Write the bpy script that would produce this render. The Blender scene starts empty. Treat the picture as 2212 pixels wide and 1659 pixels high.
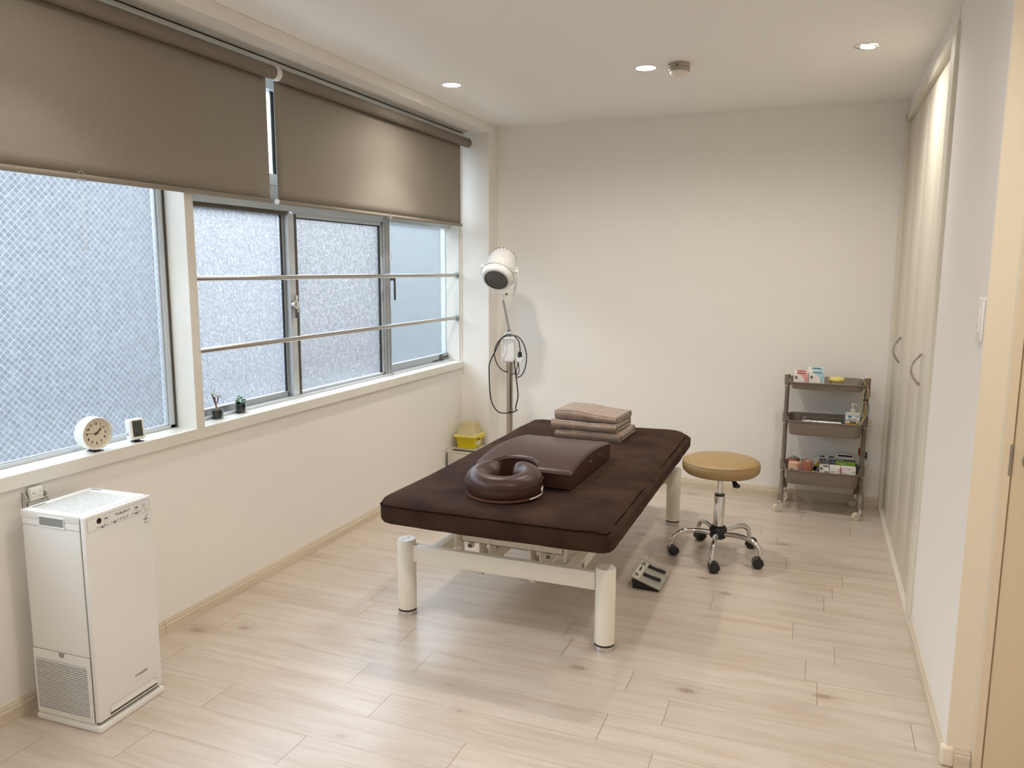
import bpy, bmesh, math, random
from mathutils import Vector, Matrix, noise
SC = bpy.context.scene
COL = SC.collection
R = math.radians
pi = math.pi
rnd = random.Random(7)

# ------------------------------------------------------------------ room size
W, D, H = 2.876, 5.353, 2.509      # closet wall x, back wall y, ceiling z
XB, YC, ZB = 0.215, 5.20, 2.45     # column/beam face x, column front y, beam soffit z
ZS = 0.827                         # window sill top
YR, XF = -1.3, 4.3                 # wall behind the camera, far right wall of the near part
YE = 2.53                          # end of the closet wall (the door wall)

# ------------------------------------------------------------------ camera
cd = bpy.data.cameras.new('camera'); cam = bpy.data.objects.new('camera', cd); COL.objects.link(cam)
cd.sensor_width = 36; cd.lens = 36 * 1677.19 / 2212; cd.clip_start = .02; cd.clip_end = 100
yaw, pit, rol = -.3733, -.1469, .0042
fw = Vector((math.sin(yaw) * math.cos(pit), math.cos(yaw) * math.cos(pit), math.sin(pit)))
r0 = Vector((math.cos(yaw), -math.sin(yaw), 0)); u0 = r0.cross(fw)
rr = r0 * math.cos(rol) + u0 * math.sin(rol); uu = -r0 * math.sin(rol) + u0 * math.cos(rol)
M = Matrix((rr, uu, -fw)).transposed().to_4x4(); M.translation = (2.4338, 0, 1.5)
cam.matrix_world = M
SC.camera = cam

# ------------------------------------------------------------------ world, lights, exposure
wd = bpy.data.worlds.new('world'); SC.world = wd; wd.use_nodes = True
nt = wd.node_tree; bg = nt.nodes['Background']
tc = nt.nodes.new('ShaderNodeTexCoord'); sx = nt.nodes.new('ShaderNodeSeparateXYZ')
cr = nt.nodes.new('ShaderNodeValToRGB')
nt.links.new(tc.outputs['Generated'], sx.inputs[0]); nt.links.new(sx.outputs[2], cr.inputs[0])
cr.color_ramp.elements[0].position = 0; cr.color_ramp.elements[0].color = (.60, .63, .66, 1)
cr.color_ramp.elements[1].position = .5; cr.color_ramp.elements[1].color = (.84, .92, 1, 1)
nt.links.new(cr.outputs[0], bg.inputs[0]); bg.inputs[1].default_value = 19

SC.view_settings.view_transform = 'Standard'; SC.view_settings.look = 'None'
SC.view_settings.gamma = 1; SC.view_settings.use_curve_mapping = False
SC.view_settings.exposure = 0.58
SC.cycles.use_denoising = True
SC.cycles.max_bounces = 10; SC.cycles.diffuse_bounces = 5; SC.cycles.glossy_bounces = 4
SC.cycles.transmission_bounces = 8; SC.cycles.transparent_max_bounces = 8
SC.cycles.caustics_reflective = False
SC.cycles.sample_clamp_indirect = 6

def portal(y0, y1, z0, z1):
    l = bpy.data.lights.new('daylight_portal', 'AREA'); l.shape = 'RECTANGLE'
    l.size = y1 - y0; l.size_y = z1 - z0; l.cycles.is_portal = True
    o = bpy.data.objects.new('daylight_portal', l); COL.objects.link(o)
    # area lights shine along local -Z; turn that to +X
    o.matrix_world = Matrix(((0, 0, -1, -.17), (1, 0, 0, (y0 + y1) / 2), (0, -1, 0, (z0 + z1) / 2), (0, 0, 0, 1)))
portal(-.9, 5.17, ZS, 2.42)

LAMPS = [(.477, 4.06), (1.557, 4.072), (2.573, 4.04), (.477, 1.75), (1.557, 1.75), (2.573, 1.75), (1.2, -.45), (3.5, 1.0)]
WARM = (1, .935, .865)
def spot(x, y, power, size=118, blend=.55):
    l = bpy.data.lights.new('downlight_lamp', 'SPOT'); l.energy = power; l.color = WARM
    l.spot_size = R(size); l.spot_blend = blend; l.shadow_soft_size = .055
    o = bpy.data.objects.new('downlight_lamp', l); COL.objects.link(o); o.location = (x, y, H - .012)
for i, (x, y) in enumerate(LAMPS):
    spot(x, y, [20, 27, 25, 4, 12, 30, 22, 26][i], 168, .8)      # wide wash of the diffuser
    spot(x, y, [22, 5, 4, 11, 3, 4, 4, 6][i], 100, .5)       # tighter beam of the reflector

# ------------------------------------------------------------------ materials
def srgb(r, g, b):
    f = lambda c: (c / 255 / 12.92) if c <= 10 else ((c / 255 + .055) / 1.055) ** 2.4
    return (f(r), f(g), f(b), 1)
MATS = {}
def mat(name, col, rough=.5, metal=0, **kw):
    if name in MATS: return MATS[name]
    m = bpy.data.materials.new(name); m.use_nodes = True
    b = m.node_tree.nodes['Principled BSDF']
    b.inputs['Base Color'].default_value = col if len(col) == 4 else (*col, 1)
    b.inputs['Roughness'].default_value = rough; b.inputs['Metallic'].default_value = metal
    for k, v in kw.items():
        if k in ('bump', 'var', 'vscale', 'stretch'): continue
        b.inputs[k.replace('_', ' ')].default_value = v
    N = m.node_tree.nodes; L = m.node_tree.links
    if 'bump' in kw or 'var' in kw:
        t = N.new('ShaderNodeTexCoord'); mp = N.new('ShaderNodeMapping')
        mp.inputs['Scale'].default_value = kw.get('stretch', (1, 1, 1))
        L.new(t.outputs['Object'], mp.inputs[0])
        if 'bump' in kw:
            sc_, st = kw['bump']
            n = N.new('ShaderNodeTexNoise'); n.inputs['Scale'].default_value = sc_; n.inputs['Detail'].default_value = 4
            L.new(mp.outputs[0], n.inputs[0])
            bp = N.new('ShaderNodeBump'); bp.inputs['Strength'].default_value = st; bp.inputs['Distance'].default_value = .002
            L.new(n.outputs[0], bp.inputs['Height']); L.new(bp.outputs[0], b.inputs['Normal'])
        if 'var' in kw:
            c2, vs = kw['var']
            n = N.new('ShaderNodeTexNoise'); n.inputs['Scale'].default_value = vs; n.inputs['Detail'].default_value = 5
            L.new(mp.outputs[0], n.inputs[0])
            rp = N.new('ShaderNodeValToRGB'); rp.color_ramp.elements[0].position = .35; rp.color_ramp.elements[1].position = .68
            rp.color_ramp.elements[0].color = col; rp.color_ramp.elements[1].color = c2
            L.new(n.outputs[0], rp.inputs[0]); L.new(rp.outputs[0], b.inputs['Base Color'])
    MATS[name] = m
    return m

M_wall = mat('wallpaper_white', srgb(243, 240, 234), .75, bump=(260, .35))
M_beige = mat('wallpaper_cream', srgb(240, 228, 206), .75, bump=(180, .5), stretch=(1, 1, .25))
M_ceil = mat('ceiling_paper', srgb(248, 246, 242), .8, bump=(300, .2))
M_sill = mat('sill_white', srgb(238, 236, 228), .25, var=(srgb(228, 225, 214), 3))
M_base = mat('baseboard_ash', srgb(222, 210, 190), .45, var=(srgb(212, 198, 176), 6), stretch=(.3, .3, 8))
M_basew = mat('baseboard_cap', srgb(236, 226, 208), .5)
M_closet = mat('closet_panel', srgb(224, 217, 200), .38, bump=(60, .05))
M_trim = mat('trim_offwhite', srgb(228, 222, 206), .4)
M_doorb = mat('door_beige', srgb(226, 208, 178), .45, bump=(80, .1))
M_doorf = mat('door_frame_beige', srgb(232, 215, 188), .45)
M_dark = mat('dark_gap', (.012, .01, .008, 1), .6)  # near-black colour in place of the shade inside gaps
M_alu = mat('aluminium', srgb(176, 182, 186), .38, .75)
M_aluw = mat('aluminium_pale', srgb(208, 215, 220), .35, .35)
M_alud = mat('aluminium_dark', srgb(96, 92, 84), .4, .6)
M_rubber = mat('black_gasket', (.02, .02, .02, 1), .6)
M_steel = mat('stainless', srgb(190, 184, 176), .22, 1)
M_chrome = mat('chrome', srgb(225, 225, 225), .06, 1)
M_roll = mat('blind_roll_fabric', srgb(128, 118, 108), .7, bump=(400, .2))
M_white = mat('white_plastic', srgb(240, 240, 236), .35)
M_whiteg = mat('white_gloss', srgb(240, 240, 238), .12, Coat_Weight=.5)
M_clear = mat('clear_plastic', (.9, .92, .92, 1), .15, Transmission_Weight=.75, IOR=1.3)
M_black = mat('black_plastic', (.012, .012, .013, 1), .35)
M_blackm = mat('black_print', (.012, .012, .014, 1), .7)
M_grey = mat('grey_plastic', srgb(150, 148, 140), .45)
M_bed = mat('bed_cream_paint', srgb(236, 230, 216), .3, bump=(500, .08))
M_velvet = mat('brown_towelling', srgb(68, 48, 38), .95, Sheen_Weight=.06, Sheen_Roughness=.4, Specular_IOR_Level=.15, var=(srgb(44, 30, 23), 6), bump=(260, .8))
M_velvet.node_tree.nodes['Principled BSDF'].inputs['Sheen Tint'].default_value = srgb(190, 150, 130)
M_leather = mat('brown_leatherette', srgb(68, 42, 34), .34, Specular_IOR_Level=.4, bump=(330, .12))
M_leatherd = mat('brown_piping', srgb(58, 34, 28), .45)
M_tan = mat('tan_leatherette', srgb(160, 132, 88), .42, bump=(330, .1))
M_tand = mat('tan_piping', srgb(166, 132, 80), .5)
M_towel = mat('towel_brown', srgb(170, 148, 130), .95, Sheen_Weight=.3, bump=(420, 1.0), var=(srgb(150, 128, 112), 25))
M_towelw = mat('towel_woven_band', srgb(196, 170, 148), .8)
M_trol = mat('trolley_taupe', srgb(128, 117, 104), .45, bump=(500, .05))
M_cream = mat('cream_wheel', srgb(232, 222, 198), .4)
M_yel = mat('yellow_plastic', srgb(240, 214, 20), .35, Transmission_Weight=.1)
M_lid = mat('translucent_lid', srgb(244, 232, 190), .45, Transmission_Weight=.55, IOR=1.2)
M_lidy = mat('pale_yellow_lid', srgb(244, 226, 124), .4)
M_cab = mat('cabinet_enamel', srgb(206, 200, 186), .4)
M_paper = mat('box_card', srgb(238, 234, 228), .55)
M_pink = mat('box_pink', srgb(236, 168, 158), .55)
M_ltblue = mat('box_light_blue', srgb(178, 216, 226), .55)
M_blue = mat('print_blue', srgb(60, 120, 170), .55)
M_red = mat('print_red', srgb(200, 40, 50), .55)
M_green = mat('box_green', srgb(130, 176, 30), .5)
M_greend = mat('box_dark_green', srgb(48, 66, 48), .5)
M_tape = mat('tape_skin', srgb(222, 176, 148), .8, bump=(300, .5))
M_tape2 = mat('tape_brown', srgb(176, 116, 92), .9, bump=(420, 1.0), var=(srgb(160, 100, 78), 60))
M_maroon = mat('clip_red', srgb(120, 14, 22), .4)
M_pot = mat('pot_black', (.012, .013, .015, 1), .3)
M_glass = mat('tumbler_glass', (.92, .97, .95, 1), .02, Transmission_Weight=1.0, IOR=1.3)
M_soil = mat('soil', (.02, .017, .012, 1), .9, bump=(90, 1))
M_stem = mat('plant_stem', srgb(160, 140, 120), .8)
M_stemr = mat('plant_stem_red', srgb(92, 50, 44), .7)
M_leafy = mat('leaf_olive', srgb(150, 150, 60), .5, Subsurface_Weight=.0)
M_leafr = mat('leaf_brown', srgb(150, 116, 84), .6)
M_leafg = mat('leaf_green', srgb(84, 160, 60), .4)
M_leafd = mat('leaf_dark_green', srgb(24, 70, 26), .35)
M_dial = mat('clock_dial', srgb(226, 212, 192), .5)
M_lcd = mat('lcd_grey', srgb(78, 80, 74), .25)
M_smoke = mat('smoke_grey', srgb(168, 158, 144), .45)
M_lens = mat('sensor_dome', srgb(236, 228, 216), .3)
M_label = mat('label_strip', srgb(222, 216, 200), .5)
M_orange = mat('orange_liquid', srgb(214, 150, 30), .3)
M_plate = mat('pedal_grey', srgb(176, 172, 158), .4)
M_greyprint = mat('grey_print', srgb(140, 140, 144), .5)

def emis(name, col, s):
    m = bpy.data.materials.new(name); m.use_nodes = True; N = m.node_tree.nodes
    b = N['Principled BSDF']; b.inputs['Base Color'].default_value = (*col, 1)
    b.inputs['Emission Color'].default_value = (*col, 1); b.inputs['Emission Strength'].default_value = s
    return m
M_lamp = emis('lamp_diffuser', (1, .93, .82), 9)

def floor_material():
    m = bpy.data.materials.new('whitened_pine_floor'); m.use_nodes = True
    N = m.node_tree.nodes; L = m.node_tree.links; b = N['Principled BSDF']
    def mth(op, a, c=None, v=None, cl=False):
        n = N.new('ShaderNodeMath'); n.operation = op; n.use_clamp = cl
        for i, x in enumerate((a, c)):
            if x is None: continue
            if isinstance(x, (int, float)): n.inputs[i].default_value = x
            else: L.new(x, n.inputs[i])
        if v is not None: n.inputs[2].default_value = v
        return n.outputs[0]
    tc = N.new('ShaderNodeTexCoord'); sp = N.new('ShaderNodeSeparateXYZ'); L.new(tc.outputs['Object'], sp.inputs[0])
    X, Y = sp.outputs[0], sp.outputs[1]
    PW, PL = .1615, .935
    ry = mth('DIVIDE', mth('ADD', Y, -2.57 + 20 * PW), PW)
    row = mth('FLOOR', ry); fy = mth('FRACT', ry)
    wn = N.new('ShaderNodeTexWhiteNoise'); wn.noise_dimensions = '1D'; L.new(row, wn.inputs['W'])
    rx = mth('DIVIDE', mth('ADD', X, mth('MULTIPLY', wn.outputs['Value'], PL)), PL)
    colm = mth('FLOOR', rx); fx = mth('FRACT', rx)
    # seams
    ey = mth('MULTIPLY', mth('MINIMUM', fy, mth('SUBTRACT', 1, fy)), PW)
    ex = mth('MULTIPLY', mth('MINIMUM', fx, mth('SUBTRACT', 1, fx)), PL)
    sy = mth('LESS_THAN', ey, .0011); sxm = mth('LESS_THAN', ex, .0013)
    seam = mth('MAXIMUM', mth('MULTIPLY', sy, .5), mth('MULTIPLY', sxm, .9))
    # plank id noise
    cmb = N.new('ShaderNodeCombineXYZ'); L.new(row, cmb.inputs[0]); L.new(colm, cmb.inputs[1])
    w2 = N.new('ShaderNodeTexWhiteNoise'); w2.noise_dimensions = '3D'; L.new(cmb.outputs[0], w2.inputs['Vector'])
    # grain coordinates: stretched along x, shifted per plank
    gx = mth('ADD', mth('MULTIPLY', X, 1.3), mth('MULTIPLY', w2.outputs['Value'], 37))
    gy = mth('ADD', mth('MULTIPLY', Y, 14), mth('MULTIPLY', w2.outputs['Value'], 91))
    gc = N.new('ShaderNodeCombineXYZ'); L.new(gx, gc.inputs[0]); L.new(gy, gc.inputs[1])
    n1 = N.new('ShaderNodeTexNoise'); n1.inputs['Scale'].default_value = 1.6; n1.inputs['Detail'].default_value = 6; n1.inputs['Distortion'].default_value = .6
    L.new(gc.outputs[0], n1.inputs[0])
    g2 = N.new('ShaderNodeCombineXYZ'); L.new(mth('MULTIPLY', gx, 1.5), g2.inputs[0]); L.new(mth('MULTIPLY', gy, 5), g2.inputs[1])
    n2 = N.new('ShaderNodeTexNoise'); n2.inputs['Scale'].default_value = 2.2; n2.inputs['Detail'].default_value = 5
    L.new(g2.outputs[0], n2.inputs[0])
    rp = N.new('ShaderNodeValToRGB'); L.new(n1.outputs[0], rp.inputs[0]); e = rp.color_ramp.elements
    e[0].position = .30; e[0].color = srgb(200, 182, 164); e[1].position = .60; e[1].color = srgb(213, 201, 187)
    k = e.new(.45); k.color = srgb(208, 193, 177)
    mx = N.new('ShaderNodeMix'); mx.data_type = 'RGBA'; mx.blend_type = 'MULTIPLY'
    mx.inputs[0].default_value = .38; L.new(rp.outputs[0], mx.inputs[6])
    rp2 = N.new('ShaderNodeValToRGB'); L.new(n2.outputs[0], rp2.inputs[0]); e2 = rp2.color_ramp.elements
    e2[0].position = .33; e2[0].color = (.80, .73, .66, 1); e2[1].position = .55; e2[1].color = (1, 1, 1, 1)
    L.new(rp2.outputs[0], mx.inputs[7])
    # plank tone
    mx2 = N.new('ShaderNodeMix'); mx2.data_type = 'RGBA'; mx2.blend_type = 'MULTIPLY'; mx2.inputs[0].default_value = 1
    L.new(mx.outputs[2], mx2.inputs[6])
    tone = mth('ADD', mth('MULTIPLY', w2.outputs['Value'], .09), .93)
    tcmb = N.new('ShaderNodeCombineXYZ'); [L.new(tone, tcmb.inputs[i]) for i in range(3)]
    L.new(tcmb.outputs[0], mx2.inputs[7])
    # knots: voronoi cells, only some of them, elongated
    kc = N.new('ShaderNodeCombineXYZ')
    L.new(mth('ADD', mth('MULTIPLY', X, 3.0), mth('MULTIPLY', n2.outputs[0], .05)), kc.inputs[0]); L.new(mth('MULTIPLY', Y, 6.0), kc.inputs[1])
    vo = N.new('ShaderNodeTexVoronoi'); vo.inputs['Scale'].default_value = 1.05; vo.inputs['Randomness'].default_value = 1
    L.new(kc.outputs[0], vo.inputs[0])
    sc = N.new('ShaderNodeSeparateColor'); L.new(vo.outputs['Color'], sc.inputs[0])
    on = mth('GREATER_THAN', sc.outputs[0], .18)
    size = mth('ADD', mth('MULTIPLY', sc.outputs[1], .11), .05)
    dk = mth('DIVIDE', vo.outputs['Distance'], size)
    inn = mth('MULTIPLY', mth('SUBTRACT', 1, dk, None, True), on)
    ring = mth('ADD', mth('MULTIPLY', mth('SINE', mth('MULTIPLY', dk, 15)), .25), .75)
    kf = mth('MULTIPLY', mth('POWER', inn, .6, None, True), ring)
    halo = mth('MULTIPLY', mth('MULTIPLY', mth('SUBTRACT', 1, mth('DIVIDE', dk, 3.2), None, True), on), .22)
    kk = mth('ADD', mth('MULTIPLY', kf, .8), halo, None, True)
    mx3 = N.new('ShaderNodeMix'); mx3.data_type = 'RGBA'; L.new(kk, mx3.inputs[0])
    L.new(mx2.outputs[2], mx3.inputs[6]); mx3.inputs[7].default_value = srgb(138, 102, 76)
    mx4 = N.new('ShaderNodeMix'); mx4.data_type = 'RGBA'; L.new(seam, mx4.inputs[0])
    L.new(mx3.outputs[2], mx4.inputs[6]); mx4.inputs[7].default_value = srgb(140, 112, 88)
    L.new(mx4.outputs[2], b.inputs['Base Color'])
    b.inputs['Roughness'].default_value = .30; b.inputs['Specular IOR Level'].default_value = 1.0
    bp = N.new('ShaderNodeBump'); bp.inputs['Strength'].default_value = .12; bp.inputs['Distance'].default_value = .001
    L.new(n2.outputs[0], bp.inputs['Height']); L.new(bp.outputs[0], b.inputs['Normal'])
    return m
M_floor = floor_material()

def pane_material(name, tint, cell, wire, wcol, seam=.25, wscale=.027, bump=.6, angle=1.0, clear=.35):
    """cast wired glass: a translucent pane with pebble relief and a diamond wire mesh inside"""
    m = bpy.data.materials.new(name); m.use_nodes = True
    N = m.node_tree.nodes; L = m.node_tree.links; N.remove(N['Principled BSDF'])
    out = N['Material Output']
    tc = N.new('ShaderNodeTexCoord')
    vo = N.new('ShaderNodeTexVoronoi'); vo.feature = 'DISTANCE_TO_EDGE'; vo.inputs['Scale'].default_value = 1 / cell
    nz = N.new('ShaderNodeTexNoise'); nz.inputs['Scale'].default_value = 35; L.new(tc.outputs['Object'], nz.inputs[0])
    vm = N.new('ShaderNodeMix'); vm.data_type = 'RGBA'; vm.blend_type = 'LINEAR_LIGHT'; vm.inputs[0].default_value = .012
    L.new(tc.outputs['Object'], vm.inputs[6]); L.new(nz.outputs['Color'], vm.inputs[7])
    L.new(vm.outputs[2], vo.inputs[0])
    rp = N.new('ShaderNodeValToRGB'); L.new(vo.outputs[0], rp.inputs[0])
    rp.color_ramp.elements[0].position = 0; rp.color_ramp.elements[0].color = (1, 1, 1, 1)
    rp.color_ramp.elements[1].position = seam; rp.color_ramp.elements[1].color = (0, 0, 0, 1)
    bp = N.new('ShaderNodeBump'); bp.inputs['Strength'].default_value = bump; bp.inputs['Distance'].default_value = .004
    L.new(vo.outputs[0], bp.inputs['Height'])
    n3 = N.new('ShaderNodeTexNoise'); n3.inputs['Scale'].default_value = 60; n3.inputs['Detail'].default_value = 2; L.new(tc.outputs['Object'], n3.inputs[0])
    r3 = N.new('ShaderNodeValToRGB'); r3.color_ramp.elements[0].position = .42; r3.color_ramp.elements[1].position = .62; L.new(n3.outputs[0], r3.inputs[0])
    m3 = N.new('ShaderNodeMath'); m3.operation = 'MULTIPLY'; L.new(rp.outputs[0], m3.inputs[0]); L.new(r3.outputs[0], m3.inputs[1])
    # tint raised on some pebble ridges: refraction highlights painted into the colour
    cm = N.new('ShaderNodeMix'); cm.data_type = 'RGBA'; L.new(m3.outputs[0], cm.inputs[0])
    t = Vector(tint[:3])
    cm.inputs[6].default_value = (*(t * .84), 1); cm.inputs[7].default_value = (*[min(1, c * 1.5) for c in t], 1)
    # wires
    sp = N.new('ShaderNodeSeparateXYZ'); L.new(tc.outputs['Object'], sp.inputs[0])
    def mth(op, a, c=None):
        n = N.new('ShaderNodeMath'); n.operation = op
        for i, x in enumerate((a, c)):
            if x is None: continue
            if isinstance(x, (int, float)): n.inputs[i].default_value = x
            else: L.new(x, n.inputs[i])
        return n.outputs[0]
    ya = mth('MULTIPLY', sp.outputs[1], angle)
    ls = []
    for s in (1, -1):
        f = mth('FRACT', mth('DIVIDE', mth('ADD', mth('MULTIPLY', ya, s), sp.outputs[2]), wscale))
        ls.append(mth('LESS_THAN', mth('ABSOLUTE', mth('SUBTRACT', f, .5)), wire))
    wf = mth('MAXIMUM', ls[0], ls[1])
    tr = N.new('ShaderNodeBsdfTranslucent'); L.new(cm.outputs[2], tr.inputs[0]); L.new(bp.outputs[0], tr.inputs[1])
    wt = N.new('ShaderNodeBsdfTranslucent'); wt.inputs[0].default_value = wcol
    mw = N.new('ShaderNodeMixShader'); L.new(wf, mw.inputs[0]); L.new(tr.outputs[0], mw.inputs[1]); L.new(wt.outputs[0], mw.inputs[2])
    gl = N.new('ShaderNodeBsdfGlossy'); gl.inputs['Roughness'].default_value = .18; L.new(bp.outputs[0], gl.inputs['Normal'])
    fr = N.new('ShaderNodeFresnel'); fr.inputs[0].default_value = 1.4
    ms = N.new('ShaderNodeMixShader'); L.new(fr.outputs[0], ms.inputs[0]); L.new(mw.outputs[0], ms.inputs[1]); L.new(gl.outputs[0], ms.inputs[2])
    tp = N.new('ShaderNodeBsdfTransparent'); tp.inputs[0].default_value = (.94, .97, 1, 1)   # light the cast glass lets straight through
    mt = N.new('ShaderNodeMixShader'); mt.inputs[0].default_value = clear
    L.new(ms.outputs[0], mt.inputs[1]); L.new(tp.outputs[0], mt.inputs[2])
    L.new(mt.outputs[0], out.inputs[0])
    return m
M_pane1 = pane_material('cast_wired_glass', (.098, .102, .108), .0125, .035, (.235, .25, .27, 1), .2, .027)
M_pane2 = pane_material('cast_wired_glass_clear', (.22, .222, .232), .011, .03, (.115, .13, .155, 1), .2, .022)
M_pane3 = pane_material('cast_wired_glass_right', (.185, .182, .180), .009, .045, (.05, .055, .062, 1), .14, .024, angle=1.35)
M_pane4 = pane_material('fine_figured_glass', (.100, .118, .120), .004, .06, (.17, .19, .20, 1), .3, .016, .3, angle=1.9)
M_pane5 = pane_material('upper_wired_glass', (.70, .75, .78), .011, .03, (.45, .5, .55, 1), .16, .024)

def fabric_material():
    m = bpy.data.materials.new('blind_fabric'); m.use_nodes = True
    N = m.node_tree.nodes; L = m.node_tree.links; b = N['Principled BSDF']
    b.inputs['Roughness'].default_value = .85
    tc = N.new('ShaderNodeTexCoord'); mp = N.new('ShaderNodeMapping'); mp.inputs['Scale'].default_value = (1, .4, 3)
    n = N.new('ShaderNodeTexNoise'); n.inputs['Scale'].default_value = 220; n.inputs['Detail'].default_value = 3
    L.new(tc.outputs['Object'], mp.inputs[0]); L.new(mp.outputs[0], n.inputs[0])
    rp = N.new('ShaderNodeValToRGB'); L.new(n.outputs[0], rp.inputs[0])
    rp.color_ramp.elements[0].position = .3; rp.color_ramp.elements[0].color = srgb(150, 141, 128)
    rp.color_ramp.elements[1].position = .7; rp.color_ramp.elements[1].color = srgb(166, 157, 144)
    L.new(rp.outputs[0], b.inputs['Base Color'])
    bp = N.new('ShaderNodeBump'); bp.inputs['Strength'].default_value = .3; bp.inputs['Distance'].default_value = .001
    L.new(n.outputs[0], bp.inputs['Height']); L.new(bp.outputs[0], b.inputs['Normal'])
    tr = N.new('ShaderNodeBsdfTranslucent'); tr.inputs[0].default_value = srgb(150, 150, 140)
    ms = N.new('ShaderNodeMixShader'); ms.inputs[0].default_value = .13
    L.new(b.outputs[0], ms.inputs[1]); L.new(tr.outputs[0], ms.inputs[2]); L.new(ms.outputs[0], N['Material Output'].inputs[0])
    return m
M_fabric = fabric_material()

# ------------------------------------------------------------------ mesh helpers
class MB:
    def __init__(s): s.bm = bmesh.new()
    def box(s, a, b, bev=0, seg=2, mtx=None):
        a = Vector(a); b = Vector(b)
        t = bmesh.new(); bmesh.ops.create_cube(t, size=1)
        d = b - a; c = (a + b) / 2
        for v in t.verts: v.co = Vector((v.co.x * d.x, v.co.y * d.y, v.co.z * d.z)) + c
        if bev: bmesh.ops.bevel(t, geom=t.edges[:], offset=min(bev, .49 * min(abs(d.x), abs(d.y), abs(d.z))), segments=seg, profile=.5, affect='EDGES')
        return s._add(t, mtx)
    def _add(s, t, mtx=None):
        if mtx is not None: bmesh.ops.transform(t, matrix=mtx, verts=t.verts)
        me = bpy.data.meshes.new('t'); t.to_mesh(me); s.bm.from_mesh(me); bpy.data.meshes.remove(me); t.free()
        return s
    def cyl(s, p0, p1, r, r2=None, n=24, cap=True):
        p0 = Vector(p0); p1 = Vector(p1); d = p1 - p0
        t = bmesh.new(); bmesh.ops.create_cone(t, cap_ends=cap, segments=n, radius1=r, radius2=r if r2 is None else r2, depth=d.length)
        q = Vector((0, 0, 1)).rotation_difference(d.normalized()).to_matrix().to_4x4()
        q.translation = (p0 + p1) / 2
        return s._add(t, q)
    def lathe(s, prof, n=32, mtx=None, caps=True):
        t = bmesh.new(); rings = []
        for (r, z) in prof:
            if r < 1e-6: rings.append([t.verts.new((0, 0, z))])
            else: rings.append([t.verts.new((r * math.cos(2 * pi * i / n), r * math.sin(2 * pi * i / n), z)) for i in range(n)])
        for A, B in zip(rings, rings[1:]):
            for i in range(n):
                j = (i + 1) % n
                if len(A) == 1 and len(B) == 1: continue
                if len(A) == 1: t.faces.new((A[0], B[i], B[j]))
                elif len(B) == 1: t.faces.new((A[i], A[j], B[0]))
                else: t.faces.new((A[i], A[j], B[j], B[i]))
        if caps:
            for rg in (rings[0], rings[-1]):
                if len(rg) > 2: t.faces.new(rg)
        bmesh.ops.recalc_face_normals(t, faces=t.faces)
        return s._add(t, mtx)
    def tube(s, pts, r, n=10, closed=False, smooth=0, up=None):
        pts = [Vector(p) for p in pts]
        if smooth: pts = spline(pts, smooth, closed)
        k = len(pts); rs = r if isinstance(r, (list, tuple)) else [r] * k
        if len(rs) != k: rs = [rs[0] + (rs[-1] - rs[0]) * i / (k - 1) for i in range(k)] if len(rs) == 2 else [rs[min(len(rs) - 1, int(i * len(rs) / k))] for i in range(k)]
        t = bmesh.new(); rings = []; prev = None
        for i, p in enumerate(pts):
            if closed: d = (pts[(i + 1) % k] - pts[i - 1])
            else: d = (pts[min(i + 1, k - 1)] - pts[max(i - 1, 0)])
            d.normalize()
            if prev is None:
                a = Vector((0, 0, 1)) if abs(d.z) < .9 else Vector((1, 0, 0))
                x = d.cross(a).normalized()
            else:
                x = (prev - d * prev.dot(d)).normalized()
            prev = x; y = d.cross(x)
            rings.append([t.verts.new(p + (x * math.cos(2 * pi * j / n) + y * math.sin(2 * pi * j / n)) * rs[i]) for j in range(n)])
        rng = range(k if closed else k - 1)
        for i in rng:
            A, B = rings[i], rings[(i + 1) % k]
            for j in range(n): t.faces.new((A[j], A[(j + 1) % n], B[(j + 1) % n], B[j]))
        if not closed:
            t.faces.new(rings[0][::-1]); t.faces.new(rings[-1])
        bmesh.ops.recalc_face_normals(t, faces=t.faces)
        return s._add(t)
    def prism(s, poly, axis, a, b, bev=0, mtx=None):
        """poly in the two other axes (cyclic order), extruded along axis from a to b"""
        t = bmesh.new()
        def P(u, v, w):
            return {'x': (w, u, v), 'y': (u, w, v), 'z': (u, v, w)}[axis]
        A = [t.verts.new(P(u, v, a)) for u, v in poly]; B = [t.verts.new(P(u, v, b)) for u, v in poly]
        t.faces.new(A); t.faces.new(B[::-1]); n = len(poly)
        for i in range(n): t.faces.new((A[i], B[i], B[(i + 1) % n], A[(i + 1) % n]))
        bmesh.ops.recalc_face_normals(t, faces=t.faces)
        if bev: bmesh.ops.bevel(t, geom=t.edges[:], offset=bev, segments=2, profile=.5, affect='EDGES')
        return s._add(t, mtx)
    def sphere(s, c, r, sc=(1, 1, 1), seg=20, mtx=None):
        t = bmesh.new(); bmesh.ops.create_uvsphere(t, u_segments=seg, v_segments=max(6, seg // 2), radius=r)
        for v in t.verts: v.co = Vector((v.co.x * sc[0], v.co.y * sc[1], v.co.z * sc[2])) + Vector(c)
        return s._add(t, mtx)
    def grid(s, f, nu, nv, closed_u=False):
        t = bmesh.new()
        V = [[t.verts.new(f(i / nu, j / nv)) for j in range(nv + 1)] for i in range(nu + (0 if closed_u else 1))]
        for i in range(nu):
            for j in range(nv):
                i2 = (i + 1) % nu if closed_u else i + 1
                t.faces.new((V[i][j], V[i2][j], V[i2][j + 1], V[i][j + 1]))
        return s._add(t)
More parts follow.
